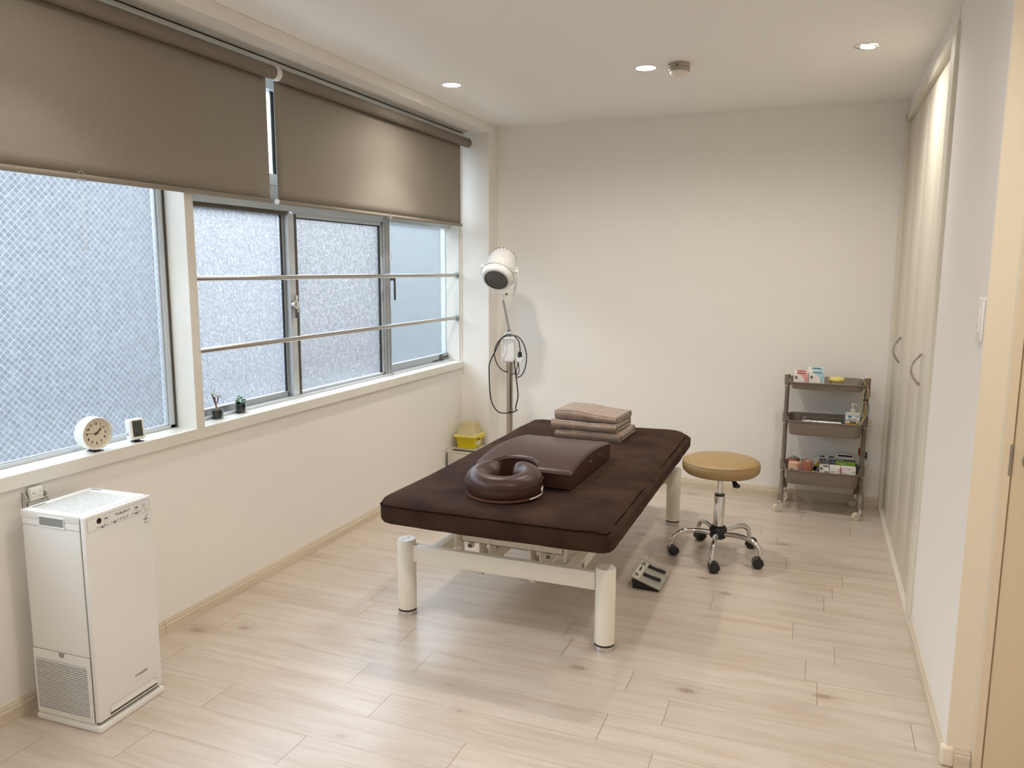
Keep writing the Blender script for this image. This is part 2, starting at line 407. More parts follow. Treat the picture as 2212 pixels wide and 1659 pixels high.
    def softbox(s, size, r, div=(8, 8, 2), k=4, fn=None, mtx=None):
        h = Vector(size) / 2; r = min(r, min(h) * .999)
        def axis(hh, n):
            c = [-hh + r * (1 - math.cos(pi / 2 * i / k)) * 1.0 for i in range(k)]
            c = [-hh + r * math.tan(pi / 4 * i / k) for i in range(k)]
            inner = [-hh + r + (2 * hh - 2 * r) * i / n for i in range(n + 1)]
            return c + inner + [-x for x in c[::-1]]
        ax = [axis(h[i], div[i]) for i in range(3)]
        t = bmesh.new(); cache = {}
        def V(p):
            key = tuple(round(x, 6) for x in p)
            if key not in cache:
                v = Vector(p); q = Vector([max(-(h[i] - r), min(h[i] - r, v[i])) for i in range(3)])
                dd = v - q
                if dd.length > 1e-9: v = q + dd.normalized() * r
                if fn: v = fn(v)
                cache[key] = t.verts.new(v)
            return cache[key]
        for a in range(3):
            b, c = (a + 1) % 3, (a + 2) % 3
            for sgn in (-1, 1):
                for i in range(len(ax[b]) - 1):
                    for j in range(len(ax[c]) - 1):
                        q = []
                        for (ii, jj) in ((i, j), (i + 1, j), (i + 1, j + 1), (i, j + 1)):
                            p = [0, 0, 0]; p[a] = sgn * h[a]; p[b] = ax[b][ii]; p[c] = ax[c][jj]; q.append(V(p))
                        if len(set(q)) < 4: continue
                        try: t.faces.new(q if sgn > 0 else q[::-1])
                        except ValueError: pass
        bmesh.ops.recalc_face_normals(t, faces=t.faces)
        return s._add(t, mtx)
    def build(s, name, m, parent=None, ang=35, label=None, kind=None):
        me = bpy.data.meshes.new(name); s.bm.to_mesh(me); s.bm.free()
        for p in me.polygons: p.use_smooth = True
        me.set_sharp_from_angle(angle=R(ang))
        me.materials.append(m)
        o = bpy.data.objects.new(name, me); COL.objects.link(o)
        if parent is not None: o.parent = parent
        if label: o['label'] = label
        if kind: o['kind'] = kind
        return o

def spline(pts, n, closed=False):
    out = []; k = len(pts)
    for i in range(k if closed else k - 1):
        g = (lambda j: pts[j % k]) if closed else (lambda j: pts[max(0, min(k - 1, j))])
        p0, p1, p2, p3 = g(i - 1), g(i), g(i + 1), g(i + 2)
        for a in range(n):
            t = a / n
            out.append(.5 * ((2 * p1) + (p2 - p0) * t + (2 * p0 - 5 * p1 + 4 * p2 - p3) * t * t + (3 * p1 - p0 - 3 * p2 + p3) * t ** 3))
    if not closed: out.append(pts[-1])
    return out

def thing(name, label, cat, loc=(0, 0, 0), rz=0, group=None):
    o = bpy.data.objects.new(name, None); COL.objects.link(o); o.location = loc; o.rotation_euler = (0, 0, rz)
    o['label'] = label; o['category'] = cat
    if group: o['group'] = group
    return o
def tag(o, label, cat, group=None):
    o['label'] = label; o['category'] = cat
    if group: o['group'] = group
    return o
def place(o, loc=None, rz=0, rot=None):
    if loc is not None: o.location = loc
    o.rotation_euler = rot if rot else (0, 0, rz)
    return o
def struct(name, mb, m, parent=None, ang=30):
    o = mb.build(name, m, parent, ang)
    if parent is None: o['kind'] = 'structure'
    return o
def sempty(name, loc=(0, 0, 0)):
    o = bpy.data.objects.new(name, None); COL.objects.link(o); o.location = loc; o['kind'] = 'structure'
    return o
def text(s, size, m, parent, name, mtx, extrude=.0003, align='CENTER', shear=0, xs=1, bold=0):
    cu = bpy.data.curves.new('t', 'FONT'); cu.body = s; cu.size = size; cu.extrude = extrude; cu.align_x = align; cu.align_y = 'CENTER'
    cu.shear = shear; cu.offset = bold; cu.resolution_u = 3
    o = bpy.data.objects.new('t', cu); COL.objects.link(o)
    dg = bpy.context.evaluated_depsgraph_get(); dg.update()
    me = bpy.data.meshes.new_from_object(o.evaluated_get(dg)); bpy.data.objects.remove(o)
    me.name = name; me.materials.clear(); me.materials.append(m)
    q = bpy.data.objects.new(name, me); COL.objects.link(q); q.parent = parent
    q.matrix_local = mtx @ Matrix.Scale(xs, 4, (1, 0, 0))
    return q
# frames for lettering: FX faces +x (text runs along +y), FY faces -y (text runs along +x), FZ lies flat facing up
FX = Matrix(((0, 0, 1, 0), (1, 0, 0, 0), (0, 1, 0, 0), (0, 0, 0, 1)))
FY = Matrix(((1, 0, 0, 0), (0, 0, -1, 0), (0, 1, 0, 0), (0, 0, 0, 1)))
def at(F, x, y, z): return Matrix.Translation((x, y, z)) @ F

# ================================================================== THE SETTING
struct('floor', MB().box((-.03, YR, -.05), (XF, D + .1, 0)), M_floor)
struct('ceiling', MB().box((-.3, YR - .1, H), (XF + .1, D + .1, H + .08)), M_ceil)
b = MB(); b.box((-.25, YR - .1, 0), (0, D + .1, ZS - .048)); b.box((-.25, YR - .1, ZB), (0, D + .1, H)); b.box((-.25, YR - .1, ZS - .05), (0, -1.0, ZB)); b.box((-.165, YC - .01, ZS - .05), (0, D + .1, ZB))
struct('wall_left', b, M_wall)
struct('trim_1', MB().box((0, YR, ZB), (XB, D, H), .002, 1), M_wall)              # beam over the window
struct('trim_2', MB().box((-.002, YC, 0), (XB, D, ZB), .002, 1), M_wall)          # corner column
struct('wall_back', MB().box((-.1, D, 0), (XF, D + .1, H)), M_wall)
b = MB(); b.box((W, YE, 0), (W + .4, 3.54, H), .003, 1); b.box((W, 5.30, 0), (W + .4, D + .05, H)); b.box((W, 3.53, 2.42), (W + .4, 5.31, H))
struct('wall_right', b, M_wall)
struct('trim_3', MB().box((W + .001, YE - .004, 0), (2.948, YE + .01, H)), M_beige)   # cream papered face beside the door
b = MB(); b.box((W + .1, YE, 0), (2.95, YE + .12, H)); b.box((3.80, YE - .003, 0), (XF, YE + .12, H)); b.box((2.94, YE - .003, 2.06), (3.81, YE + .12, H))
struct('wall_door', b, M_beige)
struct('wall_far_right', MB().box((XF, YR, 0), (XF + .1, YE + .12, H)), M_beige)
struct('wall_front', MB().box((-.25, YR - .1, 0), (XF + .1, YR, H)), M_wall)

# baseboards with a moulded top
def base(name, p0, p1, nrm, m=M_base, h=.062, t=.011, parent=None):
    p0 = Vector(p0); p1 = Vector(p1); n = Vector(nrm)
    prof = [(0, 0), (t, 0), (t, h * .66), (t * .72, h * .70), (t * .72, h * .84), (t * .5, h * .90), (t * .4, h), (0, h)]
    bm = bmesh.new()
    A = [bm.verts.new((p0 + n * u) + Vector((0, 0, v))) for u, v in prof]; B = [bm.verts.new((p1 + n * u) + Vector((0, 0, v))) for u, v in prof]
    bm.faces.new(A); bm.faces.new(B[::-1])
    for i in range(len(prof)): bm.faces.new((A[i], B[i], B[(i + 1) % len(prof)], A[(i + 1) % len(prof)]))
    bmesh.ops.recalc_face_normals(bm, faces=bm.faces)
    q = MB(); q.bm.free(); q.bm = bm
    return struct(name, q, m, parent, 20)
base('baseboard_left', (0, YR, 0), (0, 2.288, 0), (1, 0, 0)); base('baseboard_left.001', (0, 2.2905, 0), (0, YC, 0), (1, 0, 0))
base('baseboard_back', (XB, D, 0), (1.965, D, 0), (0, -1, 0)); base('baseboard_back.001', (1.967, D, 0), (W, D, 0), (0, -1, 0))
base('baseboard_column', (XB, YC, 0), (XB, D, 0), (1, 0, 0)); base('baseboard_column.001', (0, YC, 0), (XB, YC, 0), (0, -1, 0))
base('baseboard_right', (W, YE + .012, 0), (W, 3.485, 0), (-1, 0, 0))
base('baseboard_door', (W + .022, YE - .004, 0), (2.942, YE - .004, 0), (0, -1, 0))
b = MB(); b.box((W - .014, YE - .017, 0), (W + .024, YE + .014, .064), .009, 4)
struct('baseboard_corner', b, M_basew)

# window sill board, post and end jamb
struct('trim_4', MB().box((-.13, YR, ZS - .048), (.02, YC - .025, ZS), .0015, 1), M_sill)
struct('trim_5', MB().box((-.115, 2.512, ZS - .001), (.0205, 2.56, ZB), .0015, 1), M_sill)
struct('trim_6', MB().box((-.16, YC - .022, ZS), (-.012, YC + .01, ZB), .0015, 1), M_sill)
b = MB(); b.box((-.13, YR, ZB - .028), (.032, YC - .03, ZB - .007)); b.box((-.13, YR, ZB - .01), (.026, YC - .03, ZB + .001))
struct('trim_7', b, M_sill)
struct('trim_gap_shade', MB().box((.024, YR, ZB - .0075), (.030, YC - .03, ZB - .001)), M_dark)  # dark strip standing in for the shadow gap above the head batten

# windows ------------------------------------------------------------
XG = -.105   # glazing plane
def pane(parent, y0, y1, z0, z1, m, x=XG, t=.005):
    return MB().box((x - t, y0, z0), (x, y1, z1)).build('pane', m, parent)
def bars(name, rects, m, parent, x0, x1, bev=.001):
    q = MB()
    for (y0, y1, z0, z1) in rects: q.box((x0, y0, z0), (x1, y1, z1), bev, 1)
    return q.build(name, m, parent)
ZT = 1.772   # transom underside
w1 = sempty('window_1', (0, 0, 0))
bars('frame', [(YR, 2.512, ZS, ZS + .014), (2.478, 2.512, ZS, 2.43), (YR, 2.512, 2.40, 2.43), (-1.0, -.96, ZS, 2.43)], M_aluw, w1, -.125, -.088)
bars('glazing_bead', [(2.470, 2.479, ZS + .01, 2.41), (YR, 2.478, ZS + .013, ZS + .018)], M_aluw, w1, -.108, -.096)
bars('gasket', [(2.502, 2.512, ZS, 2.43)], M_alud, w1, -.1, -.084)
pane(w1, -1.0, 2.475, ZS + .01, 2.41, M_pane1)
w2 = sempty('window_2', (0, 0, 0))
bars('frame', [(2.56, 4.30, ZS, ZS + .012), (2.56, 2.575, ZS, ZT), (2.56, 4.31, 2.35, 2.43), (2.56, 4.31, 1.90, 1.955)], M_aluw, w2, -.15, -.075)
bars('transom', [(2.56, YC - .02, ZT + .012, 1.905)], M_aluw, w2, -.135, -.082)
bars('transom_groove', [(2.56, 3.33, ZT - .008, ZT + .012)], M_alud, w2, -.14, -.088)
s1 = bars('sash', [(2.572, 3.30, ZS + .012, .868), (3.292, 3.312, ZS + .012, ZT - .006)], M_alu, w2, -.135, -.108)
bars('gasket', [(3.284, 3.293, .866, ZT - .006)], M_rubber, w2, -.118, -.110)
bars('meeting_stile', [(3.312, 3.362, ZS + .012, ZT + .004)], M_aluw, w2, -.125, -.086)
bars('meeting_stile_edge', [(3.362, 3.392, ZS + .012, ZT + .004)], M_alud, w2, -.128, -.092)
bars('sash', [(3.39, 4.235, ZS + .014, .853), (3.39, 4.235, ZT - .012, ZT + .012), (4.222, 4.24, ZS + .014, ZT + .004)], M_aluw, w2, -.118, -.092)
bars('gasket', [(4.212, 4.222, .85, ZT - .01), (3.39, 4.22, ZT - .018, ZT - .012)], M_rubber, w2, -.112, -.098)
pane(w2, 2.57, 3.288, .862, ZT, M_pane2, x=-.118)
pane(w2, 3.388, 4.216, .85, ZT - .01, M_pane3, x=-.108)
pane(w2, 2.572, 3.236, 1.945, 2.36, M_pane5)
pane(w2, 3.3, 4.28, 1.945, 2.36, M_pane5)
bars('upper_stile', [(3.236, 3.256, 1.94, 2.36)], M_rubber, w2, -.112, -.1)
bars('upper_stile_face', [(3.256, 3.30, 1.94, 2.36)], M_aluw, w2, -.118, -.092)
# crescent lock
lk = MB(); lk.box((-.086, 3.352, 1.272), (-.078, 3.368, 1.362), .003, 2); lk.cyl((-.09, 3.336, 1.315), (-.066, 3.336, 1.315), .022, n=24); lk.cyl((-.066, 3.338, 1.315), (-.06, 3.338, 1.315), .010)
lko = lk.build('crescent_lock', M_chrome, w2); MB().box((-.078, 3.334, 1.245), (-.068, 3.344, 1.30), .002).build('lock_lever', M_alud, lko)
w3 = sempty('window_3', (0, 0, 0))
bars('mullion', [(4.24, 4.256, ZS, 2.43), (4.262, 4.292, ZS, 2.43), (4.298, 4.312, ZS, 2.43)], M_alu, w3, -.13, -.078, .004)
bars('mullion_groove', [(4.244, 4.308, ZS, 2.43)], M_alud, w3, -.13, -.09)
bars('bottom_frame', [(4.31, YC - .02, ZS, ZS + .012)], M_aluw, w3, -.15, -.072)
bars('bottom_rail', [(4.31, YC - .02, ZS + .012, .885)], M_alu, w3, -.135, -.105)
bars('top_frame', [(4.31, YC - .02, 2.36, 2.43)], M_aluw, w3, -.15, -.08)
pane(w3, 4.31, YC - .022, .88, ZT + .02, M_pane4, x=-.118)
pane(w3, 4.31, YC - .022, 1.90, 2.37, M_pane4, x=-.118)
hd = MB(); hd.box((-.105, 4.318, 1.425), (-.075, 4.362, 1.447), .003); hd.box((-.082, 4.352, 1.30), (-.072, 4.366, 1.447), .003)
hd.build('casement_handle', M_alud, w3)
st = MB(); st.box((-.108, 4.93, .838), (-.098, 5.10, .848), .002); st.tube([(-.1, 5.03, .842), (-.098, 5.06, .875), (-.1, 5.075, .88)], .006); st.cyl((-.104, 5.06, .842), (-.09, 5.06, .842), .012)
st.box((-.106, 5.09, .85), (-.1, 5.17, .866), .002)
st.build('stay_arm', M_alud, w3)

# neighbouring facade outside, below the left panes
struct('wall_neighbour', MB().box((-3.4, -9, -4), (-3.2, 45, 2.25)), mat('neighbour_render', srgb(28, 31, 36), .9))

# handrails across the window
for z in (1.4545, 1.145):
    t = thing('window_handrail', '', 'handrail', (-.03, 2.56, z), 0, None)
    t['label'] = 'upper steel handrail across the sliding window' if z > 1.3 else 'lower steel handrail across the sliding window'
    MB().cyl((0, 0, 0), (0, YC - .024 - 2.56, 0), .0125, n=24).build('rail', M_steel, t)
    q = MB(); q.cyl((0, YC - 2.56 - .048, 0), (0, YC - 2.56 - .024, 0), .0155); q.cyl((0, YC - 2.56 - .03, 0), (0, YC - 2.56 - .022, 0), .021); q.build('end_socket', M_alu, t)

# closet: folding doors ------------------------------------------------
cl = sempty('door_1', (W, 0, 0))
q = MB(); q.box((-.014, 3.485, 0), (.02, 3.60, 2.43), .003, 1)
q.build('near_jamb', M_trim, cl)
q = MB(); q.box((-.012, 5.295, 0), (.03, 5.345, 2.42), .002, 1); q.build('far_jamb', M_trim, cl)
MB().box((-.012, 3.5, 2.385), (.03, 5.34, 2.43), .002, 1).build('head_jamb', M_trim, cl)
MB().box((-.012, 3.485, 0), (.045, 5.34, .022), .002, 1).build('threshold', M_trim, cl)
MB().box((.035, 3.6, .02), (.05, 5.30, 2.39)).build('dark_reveal', M_dark, cl)
for k, (y0, y1) in enumerate(((3.56, 3.978), (3.981, 4.412), (4.415, 4.858), (4.861, 5.292))):
    p = MB(); p.box((.01, y0, .032), (.032, y1, 2.368), .003, 2)
    po = p.build('folding_panel', M_closet, cl)
    if k in (0, 3):
        yh = 3.945 if k == 0 else 4.895
        pts = [(.008 - .036 * math.sin(pi * a / 12), yh, .982 + .146 * a / 12) for a in range(13)]
        MB().tube(pts, [.004 + .003 * abs(a - 6) / 6 for a in range(13)], 10).build('handle', M_steel, po)

# beige door on the right -------------------------------------------
dr = sempty('door_2', (2.948, YE, 0))
q = MB(); q.box((0, -.014, 0), (.0235, .03, 2.08), .002, 1); q.build('near_jamb', M_doorf, dr)
MB().box((-.004, -.010, 0), (.004, .0, 2.08), .002, 1).build('jamb_bead', M_trim, dr)
MB().box((0, -.014, 2.05), (.86, .03, 2.08), .002, 1).build('head_jamb', M_doorf, dr)
MB().box((.83, -.014, 0), (.86, .03, 2.08), .002, 1).build('far_jamb', M_doorf, dr)
MB().box((.0235, .022, 0), (.83, .03, 2.05)).build('dark_reveal', M_dark, dr)
sl = MB().box((.0275, -.010, .006), (.828, .022, 2.046), .002, 1).build('door_leaf', M_doorb, dr)
MB().box((.0165, -.0155, .925), (.0245, -.012, 1.015), .001, 1).build('strike_plate', M_steel, dr)
hh = MB(); hh.cyl((.078, -.012, .97), (.078, -.018, .97), .026, n=32); hh.cyl((.078, -.018, .97), (.078, -.05, .97), .010); hh.tube([(.078, -.05, .97), (.10, -.055, .97), (.19, -.05, .97)], .009, smooth=4)
hh.build('lever_handle', M_steel, sl)
MB().cyl((.078, -.0105, .97), (.078, -.0135, .97), .029, n=32).build('handle_rose', M_steel, sl)

# switch plate on the closet wall ------------------------------------
sw = thing('light_switch', 'tall white three-rocker light switch on the wall beside the door', 'light switch', (W, 2.576, 1.362))
MB().box((-.008, -.036, -.062), (0, .036, .062), .004, 2).build('plate', M_white, sw)
for k in (-1, 0, 1): MB().box((-.011, -.014, k * .0235 - .0112), (-.007, .014, k * .0235 + .0112), .001, 1).build('rocker', M_whiteg, sw)

# ================================================================== CEILING FITTINGS
LBL = ['recessed round downlight nearest the window blinds, above the lamp corner', 'recessed round downlight in mid ceiling beside the grey smoke detector',
       'tilting recessed downlight with dark gap ring near the closet']
for i, (x, y) in enumerate(LAMPS):
    near = i > 2
    t = thing('recessed_downlight', LBL[i] if not near else 'recessed round ceiling downlight ' + ['', '', '', 'of the near row, over the air purifier', 'of the near row, in mid ceiling', 'of the near row, by the closet wall', 'farthest behind the camera', 'over the beige door'][i], 'ceiling light', (x, y, H), 0,
              'ceiling downlights' if not near else 'downlights out of view')
    MB().lathe([(.050, -.001), (.0505, -.0035), (.058, -.0035), (.060, -.001), (.060, .0)], 40, caps=False).build('trim_ring', M_white, t)
    if i == 2:
        MB().lathe([(.047, .0), (.05, -.002), (.05, .0)], 40, caps=False).build('dark_gap', M_dark, t)
        tm = Matrix.Rotation(R(7), 4, 'Y')
        MB().lathe([(0, -.003), (.040, -.003), (.040, .0), (0, .0)], 40, mtx=tm).build('lamp_lens', M_lamp, t)
        MB().lathe([(.040, -.004), (.045, -.005), (.0455, -.001)], 40, mtx=tm, caps=False).build('tilt_ring', M_chrome, t)
    else:
        MB().lathe([(0, -.002), (.050, -.002), (.050, .0), (0, .0)], 40).build('lamp_lens', M_lamp, t)
sm = thing('smoke_detector', 'round grey smoke detector with pale domed cap on the ceiling', 'smoke detector', (1.727, 4.055, H))
MB().lathe([(.052, 0), (.054, -.006), (.053, -.020), (.050, -.022), (.049, -.023)], 40).build('mounting_base', M_smoke, sm)
MB().lathe([(.052, -.0235), (.053, -.028), (.052, -.037), (.046, -.039), (0, -.039)], 40).build('body_ring', M_smoke, sm)
MB().lathe([(.046, -.038), (.045, -.046), (.036, -.055), (.02, -.060), (0, -.061)], 40).build('cap', M_lens, sm)
MB().box((-.004, -.055, -.021), (.004, -.051, -.012)).build('indicator', M_black, sm)

# ================================================================== ROLLER BLINDS
def blind(y0, y1, fy0, fy1, label, pully):
    t = thing('roller_blind', label, 'roller blind', (0, 0, 0), 0)
    xr, zr, r = .075, 2.375, .030
    MB().box((.033, y0, 2.408), (.064, y1, 2.4215), .001, 1).build('mounting_rail', M_aluw, t)
    MB().cyl((xr, y0 + .012, zr), (xr, y1 - .012, zr), r, n=40).build('fabric_roll', M_roll, t)
    for yy, s in ((y0, 1), (y1, -1)):
        q = MB(); q.cyl((xr, yy, zr), (xr, yy + s * .011, zr), r + .001, n=32); q.box((.036, yy, zr), (xr + .012, yy + s * .004, 2.4075), .001, 1)
        q.build('end_bracket', M_roll if (yy == y1 and fy1 > 4) else M_white, t)
    xf = xr - r
    def f(u, v):
        y = fy0 + (fy1 - fy0) * u; z = zr - (zr - 1.815) * v
        return Vector((xf + .0025 * math.sin(y * 5) * v, y, z))
    q = MB(); q.grid(f, 40, 12)
    fo = q.build('fabric', M_fabric, t)
    so = fo.modifiers.new('s', 'SOLIDIFY'); so.thickness = .0007
    q = MB(); q.tube([(xf, fy0 - .004, 1.808), (xf, fy1 + .006, 1.808)], .0105, 16)
    bo = q.build('bottom_bar', M_fabric, t)
    for yy, s in ((fy0 - .004, -1), (fy1 + .006, 1)): MB().cyl((xf, yy, 1.808), (xf, yy + s * .006, 1.808), .0125 if s < 0 else .0105, n=20).build('bar_end_cap', M_white if s < 0 else M_fabric, t)
    pl = MB(); pl.box((xf + .006, pully - .018, 1.793), (xf + .016, pully + .018, 1.800), .002); pl.tube([(xf + .011, pully - .014, 1.797), (xf + .012, pully - .012, 1.818), (xf + .012, pully, 1.826), (xf + .012, pully + .012, 1.818), (xf + .011, pully + .014, 1.797)], .0012, 8, smooth=4)
    pl.build('pull_clip', M_clear, t)
    MB().cyl((xf + .011, pully, 1.795), (xf + .011, pully, 1.585), .0006, n=6).build('pull_cord', M_white, t)
    MB().lathe([(0, 1.590), (.003, 1.588), (.0055, 1.578), (.0095, 1.565), (.0085, 1.556), (0, 1.554)], 16, mtx=Matrix.Translation((xf + .011, pully, 0))).build('pull_knob', M_clear, t)
    return t
blind(-1.0, 3.042, -.97, 3.018, 'long grey-taupe roller blind on the left, over the big fixed window', 2.01)
blind(3.052, 5.150, 3.075, 5.085, 'shorter grey-taupe roller blind at the far end, lit by a warm pool of light', 4.09)

# ================================================================== TREATMENT BED
bed = thing('treatment_bed', 'low treatment bed with brown towelling cover on a cream steel frame', 'bed', (1.27, 3.68, 0))
BX, BY = 1.27, 3.68
ox = lambda x: x - BX
oy = lambda y: y - BY
def droop(x, y):
    z = 0
    if x > .395: z -= .034 * min(1, (x - .395) / .105) ** 1.7
    if x < -.46: z -= .006 * ((-x - .46) / .04)
    if y < -.90: z -= .012 * min(1, (-y - .90) / .07) ** 1.5
    if y > .90: z -= .012 * min(1, (y - .90) / .07) ** 1.5
    return z
def corner(x, y, hx=.5, hy=.9725, r=.055):
    ax_, ay_ = abs(x) - (hx - r), abs(y) - (hy - r)
    if ax_ > 0 and ay_ > 0:
        l_ = math.hypot(ax_, ay_); k_ = max(ax_, ay_) / l_; ax_ *= k_; ay_ *= k_
        return math.copysign(hx - r + ax_, x), math.copysign(hy - r + ay_, y)
    return x, y
def mfn(v):
    if v.z > .01: v = v + Vector((0, 0, droop(v.x, v.y) * min(1, (v.z - .01) / .04)))
    cx_, cy_ = corner(v.x, v.y); v = Vector((cx_, cy_, v.z))
    n = noise.noise(Vector((v.x * 3, v.y * 2.2, v.z * 3 + 4))) * .004 + noise.noise(Vector((v.x * 9, v.y * 7, v.z * 8))) * .0022
    w = noise.noise(Vector((v.y * 22, v.z * 6, 3))) * .0022 if abs(v.x) > .44 else 0
    return v + Vector((math.copysign(n + w, v.x) if abs(v.x) > .47 else 0, math.copysign(n, v.y) if abs(v.y) > .93 else 0, n * 1.4))
q = MB(); q.softbox((1.0, 1.945, .108), .024, (30, 60, 3), 3, mfn, Matrix.Translation((ox(1.277), oy(3.668), .500)))
q.build('mattress', M_velvet, bed, 60)
pts = []
def rim(x0, x1, y0, y1, z, r=.02):
    P = []
    for (cx, cy, a0) in ((x1 - r, y1 - r, 0), (x0 + r, y1 - r, 90), (x0 + r, y0 + r, 180), (x1 - r, y0 + r, 270)):
        for k in range(4): P.append((cx + r * math.cos(R(a0 + 30 * k)), cy + r * math.sin(R(a0 + 30 * k)), z))
    return P
P = rim(ox(.7755), ox(1.757), oy(2.6935), oy(4.642), 0, .045); P2 = []
for i in range(len(P)):
    a = Vector(P[i]); c = Vector(P[(i + 1) % len(P)]); n = max(1, int((c - a).length / .08))
    for k in range(n):
        v = a.lerp(c, k / n); v.z = .530 + .005 * noise.noise(Vector((v.x * 5, v.y * 4, 0)))
        if v.x > .44: v.z = .5562 + droop(v.x - .007, v.y) + noise.noise(Vector(((v.x - .007) * 3, (v.y + .012) * 2.2, 4.15))) * .0056
        v.z = min(v.z, (.5572 if v.x > .44 else .5550) + droop(v.x, v.y) - (.012 if v.x > .44 and v.y > .90 else 0)); P2.append(v)
MB().tube(P2, .0022, 6, closed=True).build('seam_piping', mat('dark_piping', srgb(30, 19, 14), 1, Specular_IOR_Level=0), bed)
MB().softbox((.80, 1.70, .03), .012, (2, 2, 1), 3, None, Matrix.Translation((ox(1.277), oy(3.70), .437))).build('deck', M_bed, bed)
LEGS = [(.826, 2.855), (1.715, 2.860), (.826, 4.51), (1.700, 4.51)]
for (x, y) in LEGS:
    x, y = ox(x), oy(y)
    mt = Matrix.Translation((x, y, 0))
    lo = MB().lathe([(0, .026), (.0405, .026), (.0405, .328), (.0395, .331)], 40, mtx=mt).build('leg', M_bed, bed)
    MB().lathe([(.0395, .331), (.0395, .335), (.0375, .339), (0, .340)], 40, mtx=mt).build('leg_cap', M_bed, lo)
    MB().lathe([(0, .018), (.0385, .018), (.0395, .020), (.0395, .026), (0, .026)], 32, mtx=mt).build('rubber_ring', M_rubber, lo)
    MB().lathe([(0, 0), (.040, 0), (.041, .004), (.041, .018), (0, .018)], 32, mtx=mt).build('levelling_foot', M_chrome, lo)
    # raised leaf-like crest on the cap
    q = MB()
    for a in (-40, 0, 40, 140, 220):
        ca, sa = math.cos(R(a + 90)), math.sin(R(a + 90))
        q.tube([(x + .004 * ca, y + .004 * sa, .3395), (x + .013 * ca - .004 * sa, y + .013 * sa + .004 * ca, .340), (x + .022 * ca, y + .022 * sa, .3395)], .0012, 6, smooth=4)
    q.build('crest', M_bed, lo)
for y in (2.857, 4.51):
    q = MB(); q.box((ox(.862), oy(y) - .016, .243), (ox(1.676), oy(y) + .016, .318), .004, 2); q.build('cross_bar', M_bed, bed)
for x in (.955, 1.565):
    q = MB(); q.box((ox(x) - .025, oy(2.87), .262), (ox(x) + .025, oy(4.495), .312), .004, 2); q.build('side_rail', M_bed, bed)
MB().box((ox(1.592), oy(2.935), .272), (ox(1.5925), oy(2.99), .304)).build('rail_label', M_label, bed)
q = MB()
for k in range(4): q.box((ox(1.5926), oy(2.945) + k * .009, .276), (ox(1.5929), oy(2.949) + k * .009, .300))
q.build('rail_label_print', M_blackm, bed)
# lifting linkage
q = MB(); q.box((ox(1.022), oy(3.0), .304), (ox(1.49), oy(3.008), .375), .002, 1); q.box((ox(1.022), oy(3.0), .304), (ox(1.49), oy(3.04), .310), .002, 1); q.box((ox(1.022), oy(3.036), .31), (ox(1.49), oy(3.04), .36), .001, 1)
q.build('lift_beam', M_bed, bed)
for x in (1.003, 1.508):
    q = MB(); q.prism([(oy(2.96), .29), (oy(3.02), .28), (oy(3.03), .36), (oy(2.99), .372), (oy(2.965), .35)], 'x', ox(x), ox(x) + .012, .002); q.cyl((ox(x) - .004, oy(2.99), .335), (ox(x) + .018, oy(2.99), .335), .012); q.build('pivot_bracket', M_bed, bed)
for x in (1.106, 1.152, 1.342, 1.388):
    q = MB(); q.prism([(oy(2.995), .372), (oy(3.0), .235), (oy(3.06), .205), (oy(3.65), .19), (oy(3.65), .23), (oy(3.08), .25), (oy(3.05), .372)], 'x', ox(x), ox(x) + .006, 0); q.build('lift_arm', M_bed, bed)
for x in (1.134, 1.378):
    q = MB(); q.box((ox(x) - .02, oy(3.06), .195), (ox(x) + .02, oy(4.25), .222), .003, 1); q.build('base_rail', M_bed, bed)
for x in (1.098, 1.348):
    q = MB(); q.cyl((ox(x) - .012, oy(3.04), .176), (ox(x) + .012, oy(3.04), .176), .028, n=28); q.box((ox(x) - .016, oy(3.03), .18), (ox(x) + .016, oy(3.06), .225), .003, 1); q.build('transport_roller', M_bed, bed)
for y in (3.85, 4.2):
    MB().box((ox(.975), oy(y) - .02, .222), (ox(1.545), oy(y) + .02, .255), .003, 1).build('base_cross_member', M_bed, bed)
for x, y in ((.985, 3.06), (1.53, 3.06), (.985, 4.2), (1.53, 4.2)):
    MB().box((ox(x) - .015, oy(y) - .02, .22), (ox(x) + .015, oy(y) + .02, .29), .003, 1).build('drop_bracket', M_bed, bed)
for x in (1.066, 1.43): 
    q = MB(); q.box((ox(x) - .012, oy(2.992), .282), (ox(x) + .012, oy(3.02), .302), .002, 1); q.build('square_tube', M_bed, bed)
    MB().box((ox(x) - .009, oy(2.9905), .285), (ox(x) + .009, oy(2.993), .299)).build('tube_opening', M_alud, bed)
MB().box((ox(1.17), oy(3.64), .222), (ox(1.34), oy(3.83), .30), .006, 2).build('motor_box', M_bed, bed)
for x in (1.10, 1.42):
    MB().box((ox(x) - .02, oy(3.2), .36), (ox(x) + .02, oy(4.3), .424), .003, 1).build('deck_rail', M_bed, bed)
q = MB(); q.box((ox(1.13), oy(3.58), .21), (ox(1.37), oy(3.62), .375), .003, 1); q.build('lift_column', M_bed, bed)

# cable from the bed to the pedal
q = MB(); q.tube([(1.30, 3.60, .15), (1.33, 3.50, .03), (1.42, 3.55, .006), (1.52, 3.62, .004), (1.60, 3.66, .004), (1.645, 3.68, .03), (1.69, 3.665, .045)], .0028, 8, smooth=8)
q.tube([(1.33, 3.50, .028), (1.48, 3.40, .006), (1.60, 3.33, .004), (1.66, 3.36, .02), (1.64, 3.44, .006), (1.55, 3.45, .004)], .0022, 8, smooth=8)
q.build('power_cable', M_alud, bed)

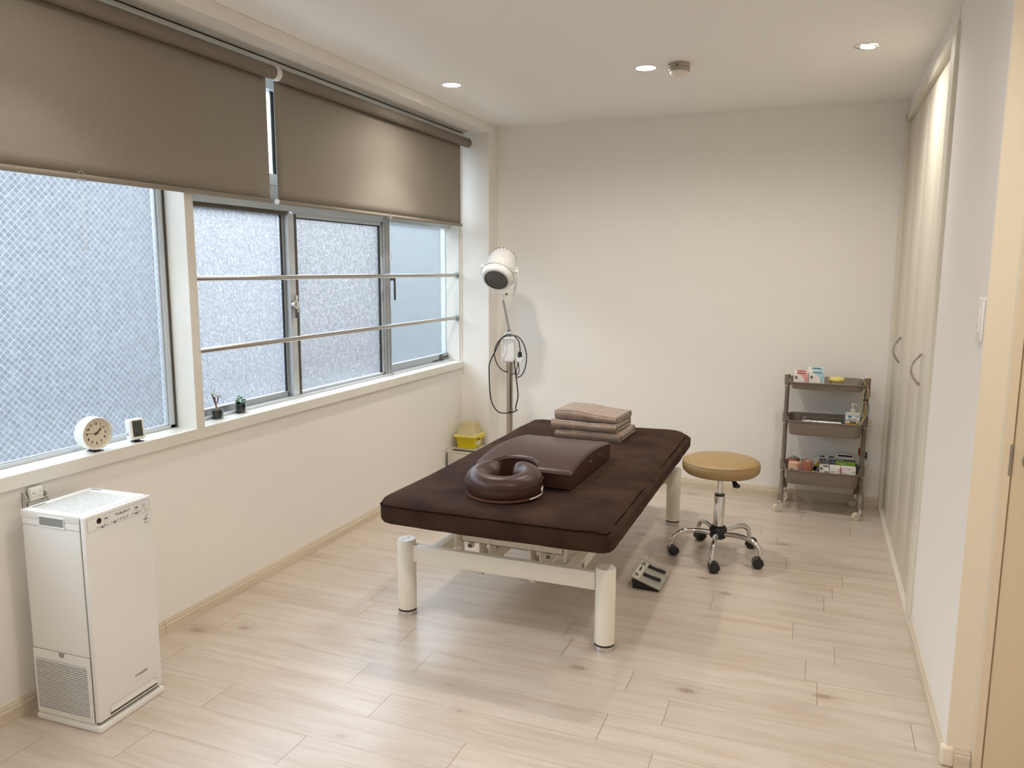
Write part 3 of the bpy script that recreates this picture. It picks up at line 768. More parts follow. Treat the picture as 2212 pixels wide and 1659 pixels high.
# foot pedal ---------------------------------------------------------
pd = thing('foot_pedal', 'grey two-pedal foot control with UP and DN labels on the floor', 'foot pedal', (1.755, 3.595, 0), R(-1.5))
q = MB(); q.prism([(-.062, .0), (.060, .0), (.066, .012), (-.066, .052), (-.066, .046)], 'y', -.112, .112, .001); q.build('housing', M_black, pd)
tilt = Matrix.Translation((0, 0, .040)) @ Matrix.Rotation(R(18), 4, 'Y')
q = MB(); q.box((-.076, -.122, -.006), (.074, .122, .002), .002, 1, tilt); q.build('top_plate', M_plate, pd)
q = MB(); q.box((-.070, -.118, .002), (-.036, .090, .0032), 0, 2, tilt); q.build('label_strip', M_label, pd)
for yy, s in ((-.085, 'UP'), (.06, 'DN')):
    text(s, .028, M_blackm, pd, 'lettering', tilt @ Matrix.Translation((-.053, yy, .0036)) @ Matrix.Rotation(R(90), 4, 'Z'), bold=.0006)
MB().box((-.057, -.03, .0032), (-.05, .018, .0040), 0, 2, tilt).build('label_bar', M_blackm, pd)
for yy in (-.055, .052):
    q = MB(); q.box((-.028, yy - .010, .003), (-.018, yy + .010, .016), .002, 1, tilt); q.box((-.022, yy - .009, .006), (.06, yy + .009, .015), .003, 2, tilt @ Matrix.Rotation(R(-3), 4, 'Y'))
    for k in range(5): q.box((.025 + k * .007, yy - .009, .013), (.028 + k * .007, yy + .009, .020), .0008, 1, tilt @ Matrix.Rotation(R(-3), 4, 'Y'))
    q.build('pedal_lever', M_black, pd)
MB().cyl((-.06, .104, .050 + .008), (-.06, .104, .050 + .010), .004, n=12).build('screw', M_black, pd)

# ================================================================== THINGS ON THE BED
ZM = .5605
bo = thing('chest_bolster', 'brown leatherette chest bolster with domed top and rounded notch, behind the face ring', 'bolster', (1.264, 3.437, ZM - .002), R(-1.2))
def bolster_half(v): return v
def bol():
    # plan outline with a notch at the front (-y) for the face; top arched along y
    hw, hl = .228, .315
    q = MB(); nx, ny = 56, 44
    def top(x, y):
        t = (y + hl) / (2 * hl)
        z = .072 + .032 * math.sin(pi * min(1, max(0, t)) ** .85) + .010 * t
        return z
    def notch(x): # front edge y for given x
        r = .118; c = -.045
        return -hl + (math.sqrt(max(0, r * r - (x - c) ** 2)) * .95 if abs(x - c) < r else 0)
    t = bmesh.new(); T = []; B = []
    for i in range(nx + 1):
        x = -hw + 2 * hw * i / nx; y0 = notch(x); ra = []; rb = []
        for j in range(ny + 1):
            v = j / ny; y = y0 + (hl - y0) * v
            z = top(x, y); e = min(1, (hw - abs(x)) / .012); z -= .010 * (1 - e) ** 2
            ey = min(1, (hl - y) / .012, (y - y0) / .012); z -= .010 * (1 - max(0, ey)) ** 2
            ra.append(t.verts.new((x, y, z))); rb.append(t.verts.new((x, y, 0)))
        T.append(ra); B.append(rb)
    for i in range(nx):
        for j in range(ny):
            t.faces.new((T[i][j], T[i + 1][j], T[i + 1][j + 1], T[i][j + 1])); t.faces.new((B[i][j + 1], B[i + 1][j + 1], B[i + 1][j], B[i][j]))
        t.faces.new((T[i][0], B[i][0], B[i + 1][0], T[i + 1][0])); t.faces.new((T[i + 1][ny], B[i + 1][ny], B[i][ny], T[i][ny]))
    for j in range(ny):
        t.faces.new((T[0][j + 1], B[0][j + 1], B[0][j], T[0][j])); t.faces.new((T[nx][j], B[nx][j], B[nx][j + 1], T[nx][j + 1]))
    bmesh.ops.recalc_face_normals(t, faces=t.faces)
    q._add(t); q.build('cushion', M_leather, bo, 40)
    E = [Vector((-hw, -hl + .001, 0))]
    pts = [(-hw, notch(-hw))] + [(-hw + 2 * hw * i / 48, notch(-hw + 2 * hw * i / 48)) for i in range(1, 48)] + [(hw, notch(hw))] + [(hw, -hl + 2 * hl * k / 20) for k in range(1, 21)] + [(hw - 2 * hw * k / 10, hl) for k in range(1, 11)] + [(-hw, hl - 2 * hl * k / 20) for k in range(1, 20)]
    MB().tube([Vector((x * 1.003, y * 1.002, top(x, y) - .009)) for x, y in pts], .0032, 8, closed=True).build('top_piping', M_leatherd, bo)
    for y in (-.02, .13): MB().cyl((hw - .001, y, .055), (hw + .004, y, .055), .0065, n=16).build('rivet', M_chrome, bo)
bol()

fr = thing('face_ring_cushion', 'horseshoe-shaped brown leatherette face cushion at the near end of the bed', 'face cushion', (1.236, 2.972, ZM), R(14))
def ring():
    R0, hw = .1075, .056
    a0, a1 = R(108), R(432)   # gap towards +y
    nu, nv = 96, 28
    def prof(k, taper):
        # cross section around the tube: v 0..1 ; outer wall vertical, domed top, inner falling
        P = [(hw, .012), (hw, .034), (hw * .99, .060), (hw * .95, .072), (hw * .84, .084), (hw * .64, .094), (hw * .4, .101), (hw * .1, .104), (-hw * .25, .101), (-hw * .6, .090), (-hw * .85, .074), (-hw * .98, .052), (-hw, .032), (-hw * .9, .014), (-hw * .5, .010), (0, .010), (hw * .6, .010)]
        u, z = P[k]
        return u * (taper ** .45), .052 + (z - .052) * (.35 + .65 * taper ** .35)
    q = bmesh.new(); rings = []
    NP = 17
    for i in range(nu + 1):
        s = i / nu; a = a0 + (a1 - a0) * s
        e = min(s, 1 - s) * (a1 - a0) * R0 / .045
        tp = 1 if e >= 1 else math.sqrt(max(0.02, 1 - (1 - e) ** 2))
        rg = []
        for k in range(NP):
            u, z = prof(k, tp); rad = R0 + u
            lift = .006 * math.cos(a * 2) * (z / .1) + .30 * max(0, z - .045) * max(0, math.sin(a) + .15)
            rg.append(q.verts.new((rad * math.cos(a) * 1.0, rad * math.sin(a) * 1.05, z + lift * .6)))
        rings.append(rg)
    for A, B in zip(rings, rings[1:]):
        for k in range(NP): q.faces.new((A[k], A[(k + 1) % NP], B[(k + 1) % NP], B[k]))
    q.faces.new(rings[0]); q.faces.new(rings[-1][::-1])
    bmesh.ops.recalc_face_normals(q, faces=q.faces)
    m = MB(); m._add(q); o = m.build('cushion', M_leather, fr, 60)
    sd = o.modifiers.new('s', 'SUBSURF'); sd.levels = 1; sd.render_levels = 1
    MB().tube([((R0 + hw + .0008) * math.cos(a0 + .22 + (a1 - a0 - .44) * i / 60), (R0 + hw + .0008) * 1.05 * math.sin(a0 + .22 + (a1 - a0 - .44) * i / 60), .0605 + .005 * math.cos(2 * (a0 + (a1 - a0) * i / 60))) for i in range(61)], .0018, 8).build('seam', M_leatherd, fr)
    for aa in (R(205), R(340)):
        MB().tube([((R0 + u * hw) * math.cos(aa), (R0 + u * hw) * 1.05 * math.sin(aa), z) for u, z in ((.995, .062), (.86, .0835), (.65, .0935), (.4, .1005), (.1, .1035), (-.25, .1005), (-.6, .0895), (-.85, .0735), (-1, .05))], .0014, 6, smooth=3).build('panel_seam', M_leatherd, fr)
    P = []
    MB().lathe([(.070, 0.001), (R0 + hw - .004, 0.001), (R0 + hw - .002, .010), (.070, .010)], 64, mtx=Matrix.Diagonal((1, 1.05, 1, 1))).build('base_board', mat('base_brown', srgb(120, 80, 62), .5), fr)
    q = MB()
    for rr_, z0, z1, s0, s1 in ((R0 + hw + .003, .004, .012, 318, 358), (R0 + hw + .003, .010, .036, 347, 360)):
        q.grid(lambda u, v: Vector((rr_ * math.cos(R(s0 + (s1 - s0) * u)), rr_ * 1.05 * math.sin(R(s0 + (s1 - s0) * u)), z0 + (z1 - z0) * v)), 16, 1)
    o = q.build('hook_strip', mat('hook_white', srgb(214, 208, 196), .7), fr); o.modifiers.new('s', 'SOLIDIFY').thickness = .0015
ring()

def towel(name, loc, rz, w, dpt, h, seed, label, band):
    t = thing(name, label, 'towel', loc, rz, 'folded brown towels stacked on the bed')
    # folded ribbon profile in the y-z plane, extruded along x
    th = .0085; f, bk = -dpt / 2, dpt / 2
    def arc(cy, cz, r, a0, a1, n=7): return [(cy + r * math.cos(R(a0 + (a1 - a0) * i / n)), cz + r * math.sin(R(a0 + (a1 - a0) * i / n))) for i in range(n + 1)]
    ho = h / 2; P = []
    P += [(bk - .012, th / 2 + .0005), (0, th / 2 + .0005)] + arc(f + ho, ho, ho - th / 2 - .0003, 270, 90) + [(0, h - th / 2)]
    P += arc(bk - ho * .85, ho * 1.12, ho * .8, 90, -90)[:7] + [(.04, ho * .62), (f + ho * 1.4, ho * .60)] + arc(f + ho * 1.35, ho, ho * .42, 270, 90, 5) + [(.03, ho * 1.42), (bk - ho * 1.5, ho * 1.35)]
    P = [Vector((0, y, z)) for y, z in P]; P = spline(P, 3)
    n = len(P); nx = 34; q = bmesh.new(); G = []
    for i in range(nx + 1):
        x = -w / 2 + w * i / nx; ro = []; ri = []
        for k, p in enumerate(P):
            d = (P[min(k + 1, n - 1)] - P[max(k - 1, 0)]).normalized(); nn = Vector((0, -d.z, d.y))
            wv = noise.noise(Vector((x * 9, p.y * 8 + seed * 7, p.z * 22))) * .0042 * (p.z / h) + noise.noise(Vector((x * 30, p.y * 26, seed))) * .0014
            sl = .010 * (p.z / h) * math.sin(x * 11 + seed) * (1 if band is None else .3)
            xs = x + .004 * noise.noise(Vector((seed, p.y * 6, p.z * 40))) * (1 if abs(x) > w * .45 else 0) + (.006 * (k / n) if x > w * .45 else 0)
            for L_, sg in ((ro, .5), (ri, -.5)):
                v = Vector((xs, p.y, p.z)) + nn * th * sg; v.z = max(.0006, v.z + (wv + sl if k > 6 else wv * .2)); L_.append(q.verts.new(v))
        G.append((ro, ri))
    for i in range(nx):
        for k in range(n - 1):
            for s_ in (0, 1):
                A = G[i][s_]; B = G[i + 1][s_]; q.faces.new((A[k], A[k + 1], B[k + 1], B[k]))
        for k in (0, n - 1): q.faces.new((G[i][0][k], G[i][1][k], G[i + 1][1][k], G[i + 1][0][k]))
    for i in (0, nx):
        for k in range(n - 1): q.faces.new((G[i][0][k], G[i][0][k + 1], G[i][1][k + 1], G[i][1][k]))
    bmesh.ops.recalc_face_normals(q, faces=q.faces)
    m = MB(); m._add(q); m.build('cloth', M_towel, t, 50)
    if band is not None:
        q = MB(); q.tube([Vector((band, p.y - .0045 if p.y < 0 else p.y, p.z)) for p in [Vector((0, f + ho + (ho + .0015) * math.cos(R(a)), ho + (ho + .0015) * math.sin(R(a)))) for a in range(255, 104, -10)]], .0014, 6)
        q.build('hem_line', M_towelw, t)
    return t
towel('folded_towel', (1.280, 4.262, ZM - .002), R(-2), .382, .315, .044, 1, 'bottom folded brown towel of the stack of three', -.07)
towel('folded_towel', (1.258, 4.250, ZM + .049), R(-3), .382, .290, .044, 5, 'middle folded brown towel, sandwiched between two others', -.05)
towel('folded_towel', (1.264, 4.268, ZM + .097), R(-5), .366, .275, .044, 9, 'top folded brown towel with wavy uneven surface, uppermost of the stack', None)

# ================================================================== STOOL
st = thing('rolling_stool', 'tan round-seat rolling stool with chrome five-arm base', 'stool', (2.012, 4.07, 0))
MB().lathe([(0, .452), (.150, .452), (.180, .456), (.194, .470), (.198, .490), (.197, .506), (.190, .519), (.170, .529), (.12, .537), (.06, .541), (0, .542)], 64).build('seat', M_tan, st, 60)
MB().tube([(.1935 * math.cos(2 * pi * i / 72), .1935 * math.sin(2 * pi * i / 72), .5155) for i in range(72)], .0011, 8, closed=True).build('seat_seam', M_tand, st)
q = MB(); q.cyl((0, 0, .448), (0, 0, .452), .10, n=32); q.box((-.05, -.05, .440), (.05, .05, .449), .004, 1); q.build('seat_plate', M_black, st)
MB().cyl((0, 0, .335), (0, 0, .445), .0135, n=24).build('gas_lift', M_chrome, st)
MB().cyl((0, 0, .328), (0, 0, .340), .026, n=32).build('collar', M_black, st)
MB().lathe([(0, .165), (.0275, .165), (.0275, .326), (.0265, .330), (0, .330)], 40).build('column', M_chrome, st)
q = MB(); q.tube([(.02, -.02, .442), (.06, -.055, .436), (.09, -.085, .415)], [.005, .006, .012], 10, smooth=4); q.sphere((.090, -.085, .413), .015, (1.3, 1.1, .75)); q.build('height_lever', M_black, st)
MB().lathe([(0, .098), (.030, .098), (.040, .104), (.046, .118), (.047, .140), (.043, .156), (.034, .168), (0, .170)], 40).build('hub', M_black, st, 50)
def caster(parent, p, ang, sc=1.0):
    x, y, z = p; ca = Matrix.Translation((x, y, z)) @ Matrix.Rotation(ang, 4, 'Z')
    q = MB()
    hood = []
    for a in range(-20, 201, 20): hood.append((.012 + .0285 * math.cos(R(a)), .026 + .0285 * math.sin(R(a))))
    hood += [(-.016, .03), (-.006, .03), (.004, .043), (.03, .04), (.036, .02)]
    q.prism(hood, 'y', -.024, .024, 0, ca)
    co = q.build('caster_hood', M_black, parent)
    for s in (-1, 1):
        q = MB(); q.lathe([(0, -.0085), (.019, -.0085), (.0245, -.006), (.0255, 0), (.0245, .006), (.019, .0085), (.010, .0095), (0, .0095)], 28, mtx=ca @ Matrix.Translation((.012, s * .0165, .0258)) @ Matrix.Rotation(R(90), 4, 'X'))
        q.build('wheel', M_black, co)
    MB().cyl(ca @ Vector((-.002, 0, .045)), ca @ Vector((-.002, 0, .066)), .0075, n=14).build('stem', M_chrome, co)
for k, (a, ca) in enumerate(((198, 20), (270, 15), (337, 190), (122, 40), (53, -10))):
    a = R(a); dx, dy = math.cos(a), math.sin(a)
    pts = [Vector((dx * r, dy * r, z)) for r, z in ((.040, .130), (.10, .138), (.16, .137), (.205, .124), (.235, .097), (.243, .064))]
    m = MB(); m.tube(pts, [.0155, .012], 14, smooth=6); m.build('base_arm', M_chrome, st, 70)
    caster(st, (dx * .243, dy * .243, 0), R(ca))

# ================================================================== AIR PURIFIER
pu = thing('air_purifier', 'tall slim white air purifier standing under the window sill', 'air purifier', (.2045, 1.8145, 0), R(2.3))
hw = .135
zt_ = .727
q = MB(); q.box((-hw, -hw, .022), (hw - .0225, hw, .701), .006, 3); q.build('body', M_white, pu)
fp = MB().box((hw - .022, -hw, .034), (hw, hw, zt_), .005, 3).build('front_panel', M_whiteg, pu)
q = MB(); q.box((-hw - .004, -hw - .004, 0), (hw + .004, hw + .004, .022), .005, 2); q.build('base_plate', M_white, pu)
MB().box((-hw + .01, -hw + .008, .02), (hw - .01, hw - .008, .026)).build('shadow_gap', M_grey, pu)
# lid: frame with sunk mesh grille
zt = .727
q = MB()
q.box((-hw, -hw, .700), (hw - .0225, -hw + .030, zt), .003, 2); q.box((-hw, hw - .030, .700), (hw - .0225, hw, zt), .003, 2)
q.box((-hw, -hw + .0301, .7), (-hw + .028, hw - .0301, zt - .0002)); q.box((hw - .050, -hw + .0301, .7), (hw - .0225, hw - .0301, zt - .0002))
q.build('lid', M_white, pu)
q = MB()
for i in range(24): q.box((-hw + .0300 + i * .0080, -hw + .03, .7170), (-hw + .0320 + i * .0080, hw - .03, .7235))
for i in range(26): q.box((-hw + .028, -hw + .032 + i * .0082, .7170), (hw - .05, -hw + .0345 + i * .0082, .7240))
q.build('outlet_grille', M_white, pu)
MB().box((-hw + .014, -hw + .03, .7272), (-hw + .024, -hw + .075, .7275)).build('lid_mark', M_greyprint, pu)
MB().box((-hw + .022, hw - .020, .7272), (-hw + .065, hw - .012, .7275)).build('lid_mark', M_greyprint, pu)
MB().box((-hw + .02, -hw + .02, .7005), (hw - .04, hw - .02, .7100)).build('grille_well', M_grey, pu)
# side (-y): lid seam, grip recess, filter door with louvres
q = MB(); q.box((-hw + .002, -hw - .0008, .6795), (hw - .022, -hw + .002, .6808)); q.box((hw - .0225, -hw - .0002, .03), (hw - .0219, -hw + .002, .72)); q.box((-hw + .002, -hw - .0008, .2555), (hw - .022, -hw + .002, .2568)); q.build('seam_line', M_grey, pu)
q = MB(); q.box((-.055, -hw - .0012, .683), (.047, -hw + .001, .713), .0005, 1); q.build('grip_recess', mat('recess_grey', srgb(150, 152, 150), .5), pu)
q = MB(); q.box((-.058, -hw - .004, .680), (.050, -hw, .6845), .001, 1); q.box((-.058, -hw - .0025, .680), (-.054, -hw, .712), .001, 1); q.box((.046, -hw - .0025, .680), (.050, -hw, .712), .001, 1); q.box((-.058, -hw - .0025, .7115), (.050, -hw, .7145), .001, 1)
q.build('grip_rim', M_white, pu)
fd = MB().box((-hw + .003, -hw - .003, .030), (hw - .024, -hw + .001, .2545), .001, 1).build('filter_door', M_white, pu)
MB().box((-hw + .013, -hw - .0036, .045), (hw - .032, -hw - .0029, .222)).build('inlet_opening', mat('inlet_dark', srgb(66, 58, 50), .7), fd)
q = MB()
for k in range(28):
    z = .0465 + k * .00635; q.box((-hw + .011, -hw - .0068, z), (hw - .030, -hw - .0034, z + .0036), .001, 1)
q.box((-hw + .009, -hw - .006, .044), (-hw + .0135, -hw - .003, .224), .001, 1); q.box((hw - .034, -hw - .006, .044), (hw - .0295, -hw - .003, .224), .001, 1)
q.build('louvres', M_white, fd)
MB().prism([(-.018, .2550), (-.013, .2405), (.001, .2405), (.006, .2550)], 'y', -hw - .0045, -hw - .0028, 0).build('door_latch', mat('recess_grey', (.3, .3, .3, 1)), fd)
# front (+x): control strip, lettering, bottom slot
xf = hw + .0004
q = MB()
for (y0, y1, z0, z1) in ((-.127, .127, .7148, .7155), (-.127, .127, .6745, .6752), (-.127, -.1263, .6745, .7155), (.1263, .127, .6745, .7155)): q.box((hw - .001, y0, z0), (xf, y1, z1))
q.build('control_strip_outline', M_greyprint, fp)
def rng_(q, y, z, r, w=.0006):
    q.tube([(xf, y + r * math.cos(2 * pi * i / 28), z + r * math.sin(2 * pi * i / 28)) for i in range(28)], w / 2, 5, closed=True)
MB().cyl((hw - .001, -.082, .7015), (xf + .0004, -.082, .7015), .0092, n=32).build('sensor_window', M_black, fp)
q = MB()
for y in (-.055, .070, .101):
    q = MB(); rng_(q, y, .7000 if y < 0 else .6985, .0085); br = q.build('button_ring', M_greyprint, fp)
q = MB(); rng_(q, .101, .6985, .0030, .0008); q.box((hw, .1006, .6985), (xf, .1014, .7035)); q.build('power_symbol', M_greyprint, fp)
for y, z in ((-.055, .7), (.070, .6985)): text('切換' if y < 0 else '自動', .0056, M_blackm, fp, 'button_lettering', at(FX, xf, y, z + .0015))
def scale_(q, y0, y1, z, n, big):
    q.box((hw, y0, z), (xf, y1, z + .0012))
    for k in range(n):
        y = y0 + (y1 - y0) * (k / max(1, n - 1)); s_ = .0009 + (.0008 if k in big else 0)
        q.cyl((hw, y, z + .0042), (xf, y, z + .0042), s_, n=10)
q = MB(); scale_(q, -.090, -.048, .6795, 4, (2,)); scale_(q, -.036, -.008, .6800, 3, (1, 2)); scale_(q, -.016, .038, .7000, 0, ()); scale_(q, .050, .092, .6830, 5, ())
for y in (.004, .017, .030): q.box((hw, y - .0028, .6802), (xf, y + .0028, .6816))
for y in (-.068, -.040, .061, .086): q.cyl((hw, y, .708), (xf, y, .708), .0009, n=10)
q.build('control_marks', M_blackm, fp)
for s_, y, z in (('湿度', -.071, .6772), ('風量', -.020, .6778), ('おまかせ', -.012, .7045), ('節電', .004, .7045), ('花粉', .019, .7045), ('のど・はだ', .034, .7045), ('コース', .012, .6975), ('PM2.5', .004, .6845), ('ホコリ', .017, .6845), ('ニオイ', .030, .6845), ('お知らせ', .070, .6805), ('ストリーマ', .110, .683)):
    text(s_, .0036, M_blackm, fp, 'control_lettering', at(FX, xf, y, z))
q = MB(); q.tube([(xf, .098, .650), (xf, .103, .654), (xf, .108, .650), (xf, .103, .646), (xf, .098, .650)], .0011, 6, smooth=5); q.tube([(xf, .106, .646), (xf, .110, .653), (xf, .113, .648), (xf, .117, .650)], .0011, 6, smooth=5); q.tube([(xf, .107, .655), (xf, .111, .662), (xf, .117, .665)], .0011, 6, smooth=5)
q.build('emblem', M_greyprint, fp)
text('STREAMER', .004, M_greyprint, fp, 'emblem_lettering', at(FX, xf, .108, .638))
text('DAIKIN', .0125, M_grey, fp, 'lettering', at(FX, xf, .048, .120), bold=.0004, shear=.2)
MB().prism([(.017, .126), (.026, .126), (.019, .113)], 'x', hw - .001, xf, 0).build('logo_triangle', M_grey, fp)
q = MB()
def roundslot(y0, y1, z0, z1, r=.012):
    return [(y0, z0), (y1, z0)] + [(y1 - r + r * math.cos(R(a)), z1 - r + r * math.sin(R(a))) for a in (0, 30, 60, 90)] + [(y0 + r - r * math.sin(R(a)), z1 - r + r * math.cos(R(a))) for a in (0, 30, 60, 90)]
MB().prism(roundslot(-.094, .109, .040, .073), 'x', hw - .001, hw + .0002, 0).build('slot_outline', M_grey, fp)
MB().prism(roundslot(-.0925, .1075, .0405, .0718), 'x', hw - .001, hw + .0008, 0).build('flap', M_white, fp)
MB().box((hw - .001, -.0925, .043), (hw + .0016, .1075, .0495)).build('slot', M_alud, fp)
MB().box((hw - .001, -.0925, .0505), (hw + .0022, .1075, .0545)).build('slot_lip', M_white, fp)

# remote in its wall holder ---------------------------------------------
rh = thing('remote_holder', 'clear wall holder mounted below the sill behind the purifier', 'holder', (.0, 1.775, .66))
q = MB(); q.box((0, -.040, -.02), (.002, .036, .095)); q.box((0, -.040, -.02), (.026, -.038, .085)); q.box((0, .034, -.02), (.026, .036, .085)); q.box((.024, -.040, -.02), (.026, .036, .062)); q.box((0, -.04, -.02), (.026, .036, -.018))
q.build('pocket', mat('holder_translucent', srgb(232, 230, 224), .35, Transmission_Weight=.35, IOR=1.2), rh)
MB().tube([(.001, -.039, .098), (.014, -.039, .096), (.025, -.039, .078), (.025, -.030, .068), (.025, .026, .068), (.025, .035, .078), (.014, .035, .096), (.001, .035, .098)], .0012, 6, smooth=3).build('rim', M_white, rh)
rc = thing('remote_control', 'small white remote control with oval buttons, in the wall holder', 'remote control', (.013, 1.776, .645))
q = MB(); q.softbox((.018, .052, .125), .0085, (1, 3, 6), 4, None, Matrix.Translation((0, 0, .0625))); q.build('case', M_white, rc)
for y, z, a, c in ((-.014, .096, .0055, .0035), (.012, .096, .0095, .0042), (-.014, .072, .005, .0033), (0, .072, .005, .0033), (.014, .072, .0045, .003)):
    MB().sphere((.0088, y, z), 1, (.0018, a, c), 16).build('button', M_white, rc)
for s_, y, z in (('切/入', -.012, .104), ('△', .012, .105), ('コース', -.014, .0785), ('タイマー', .001, .0785), ('加湿', .015, .0785)):
    text(s_, .0046, M_blackm, rc, 'button_lettering', at(FX, .0092, y, z))

# ================================================================== SILL OBJECTS
ck = thing('alarm_clock', 'round white desk clock with black numerals on the window sill', 'clock', (-.012, 2.05, ZS), R(-6))
cz, cr_ = .0685, .0605
mt = Matrix.Translation((-.046, 0, cz)) @ Matrix.Rotation(R(90), 4, 'Y')
MB().lathe([(0, 0), (.050, 0), (cr_ - .002, .004), (cr_, .010), (cr_, .052), (cr_ - .001, .056), (cr_ - .0035, .0565), (cr_ - .005, .054), (cr_ - .006, .044), (0, .044)], 64, mtx=mt).build('case', M_white, ck, 40)
MB().lathe([(0, .0442), (cr_ - .0062, .0442), (cr_ - .0062, .0448), (0, .0448)], 64, mtx=mt).build('dial', M_dial, ck)
xd = -.046 + .0452
q = MB()
for k in range(60):
    a = 2 * pi * k / 60; s_ = .00075 if k % 5 == 0 else .00045; rr_ = .0455
    q.box((xd - .0002, rr_ * math.sin(a) - s_, cz + rr_ * math.cos(a) - s_), (xd + .0002, rr_ * math.sin(a) + s_, cz + rr_ * math.cos(a) + s_))
q.build('minute_marks', M_blackm, ck)
for k in range(1, 13):
    a = 2 * pi * k / 12; text(str(k), .0135, M_blackm, ck, 'numeral', at(FX, xd, .036 * math.sin(a), cz + .036 * math.cos(a)), bold=.0003)
def hand(name, ang, ln, w, x):
    m = Matrix.Translation((x, 0, cz)) @ Matrix.Rotation(-ang, 4, 'X')
    MB().box((-.0004, -w / 2, -.009), (.0004, w / 2, ln), 0, 2, m).build(name, M_black, ck)
hand('minute_hand', 2 * pi * 46 / 60, .040, .0018, xd + .003); hand('hour_hand', 2 * pi * (1 + 47 / 60) / 12, .026, .0032, xd + .002); hand('alarm_hand', 2 * pi * 1.45 / 12, .034, .0006, xd + .001)
MB().cyl((xd, 0, cz), (xd + .004, 0, cz), .0034, n=20).build('hub', M_black, ck)
q = MB(); q.box((-.042, -.016, .0015), (.004, .022, .0028), .0006, 1); q.box((-.035, -.012, 0), (-.005, .014, .0095), .001, 1); q.box((-.042, -.016, 0), (-.034, .022, .002), .0004, 1); q.box((-.004, -.016, 0), (.004, .022, .002), .0004, 1); q.build('stand', M_black, ck)

th_ = thing('thermometer', 'small white digital thermometer reading 23 and 52 beside the round clock', 'thermometer', (-.020, 2.232, ZS), R(-14))
tt = Matrix.Translation((0, 0, .0495)) @ Matrix.Rotation(R(-7), 4, 'Y')
q = MB(); q.softbox((.040, .062, .083), .010, (2, 3, 4), 4, None, tt); q.build('case', M_white, th_)
q = MB(); q.softbox((.004, .040, .064), .0019, (1, 2, 3), 2, None, tt @ Matrix.Translation((.0188, -.001, .002))); q.build('screen', M_lcd, th_)
SEG = {'2': 'abged', '3': 'abgcd', '5': 'afgcd', '0': 'abcdef'}
def seg7(q, ch, y, z, w, h, t_, m):
    S = {'a': (y - w / 2, y + w / 2, z + h / 2 - t_, z + h / 2), 'g': (y - w / 2, y + w / 2, z - t_ / 2, z + t_ / 2), 'd': (y - w / 2, y + w / 2, z - h / 2, z - h / 2 + t_),
         'f': (y - w / 2, y - w / 2 + t_, z, z + h / 2), 'b': (y + w / 2 - t_, y + w / 2, z, z + h / 2), 'e': (y - w / 2, y - w / 2 + t_, z - h / 2, z), 'c': (y + w / 2 - t_, y + w / 2, z - h / 2, z)}
    for c in SEG[ch]:
        a = S[c]; q.box((.0206, a[0], a[2]), (.0210, a[1], a[3]), 0, 2, m)
q = MB(); seg7(q, '2', -.0115, .0165, .0085, .021, .0022, tt); seg7(q, '3', .0005, .0165, .0085, .021, .0022, tt); seg7(q, '2', .0115, .0115, .005, .009, .0013, tt); seg7(q, '5', -.0105, -.0135, .0085, .021, .0022, tt); seg7(q, '2', .0025, -.0135, .0085, .021, .0022, tt)
q.build('display_digits', M_blackm, th_)
MB().box((-.006, -.0316, -.022), (.004, -.0308, -.012), 0, 2, tt).build('side_button', M_greyprint, th_)
q = MB(); q.box((-.018, -.014, 0), (.022, .022, .0022), .0006, 1); q.box((-.016, -.012, 0), (.006, .012, .013), .001, 1); q.build('stand', M_black, th_)

def tumbler(t, r=.026, h=.042):
    MB().lathe([(0, 0.0005), (r - .001, .0005), (r, .002), (r, h), (r - .0016, h), (r - .0018, .004), (0, .004)], 40).build('glass_tumbler', M_glass, t)
    MB().lathe([(0, .0045), (r * .70, .0045), (r * .90, h - .004), (r * .90, h - .002), (r * .78, h - .002), (r * .76, h - .006), (0, h - .006)], 36).build('inner_pot', M_pot, t)
    MB().lathe([(0, h - .007), (r * .76, h - .007), (r * .75, h - .0045), (0, h - .004)], 24).build('soil', M_soil, t)
def leaf(q, p, d, ln, w, bend, n=8, up=Vector((0, 0, 1))):
    ln *= 1.25
    p = Vector(p); d = Vector(d).normalized(); s = d.cross(up)
    if s.length < .05: s = Vector((1, 0, 0))
    s.normalize(); V = []
    t = bmesh.new()
    for i in range(n + 1):
        u = i / n; c = p + d * ln * u + Vector((0, 0, -bend * ln * u * u)); ww = 1.5 * w * math.sin(pi * (u * .86 + .12)) ** .8
        V.append([t.verts.new(c + s * ww * k + Vector((0, 0, abs(k) * ww * .35))) for k in (-.5, 0, .5)])
    for a, b_ in zip(V, V[1:]):
        for k in (0, 1): t.faces.new((a[k], a[k + 1], b_[k + 1], b_[k]))
    q._add(t)
p1 = thing('potted_dracaena', 'small potted plant with bare trunk and thin brownish leaves in glass tumbler', 'potted plant', (-.058, 2.722, ZS))
tumbler(p1)
MB().tube([(0, 0, .036), (-.002, -.003, .055), (-.003, -.008, .080), (-.002, -.012, .096)], [.0044, .0038], 10, smooth=4).build('trunk', M_stem, p1)
q = MB(); q.tube([(-.002, -.007, .070), (0, -.014, .082), (.002, -.020, .094), (0, -.023, .104)], [.0030, .0035], 8, smooth=4); q.tube([(-.002, -.005, .068), (.001, .003, .078), (.002, .006, .092)], [.002, .003], 8, smooth=4); q.tube([(-.002, -.011, .088), (-.002, -.013, .100)], .0042, 8)
q.build('branches', M_stemr, p1)
q = MB()
for (d, ln, w, bd) in (((0, .35, .9), .030, .0032, 0), ((.1, -.5, .5), .018, .005, .2), ((.2, -.9, .15), .036, .0026, .35), ((0, -.3, .9), .026, .003, .1), ((.3, .2, .7), .020, .0045, .1), ((.2, -.8, .5), .016, .006, .1)): leaf(q, (0, -.023, .104), d, ln, w, bd)
q.build('leaves', M_leafy, p1)
q = MB()
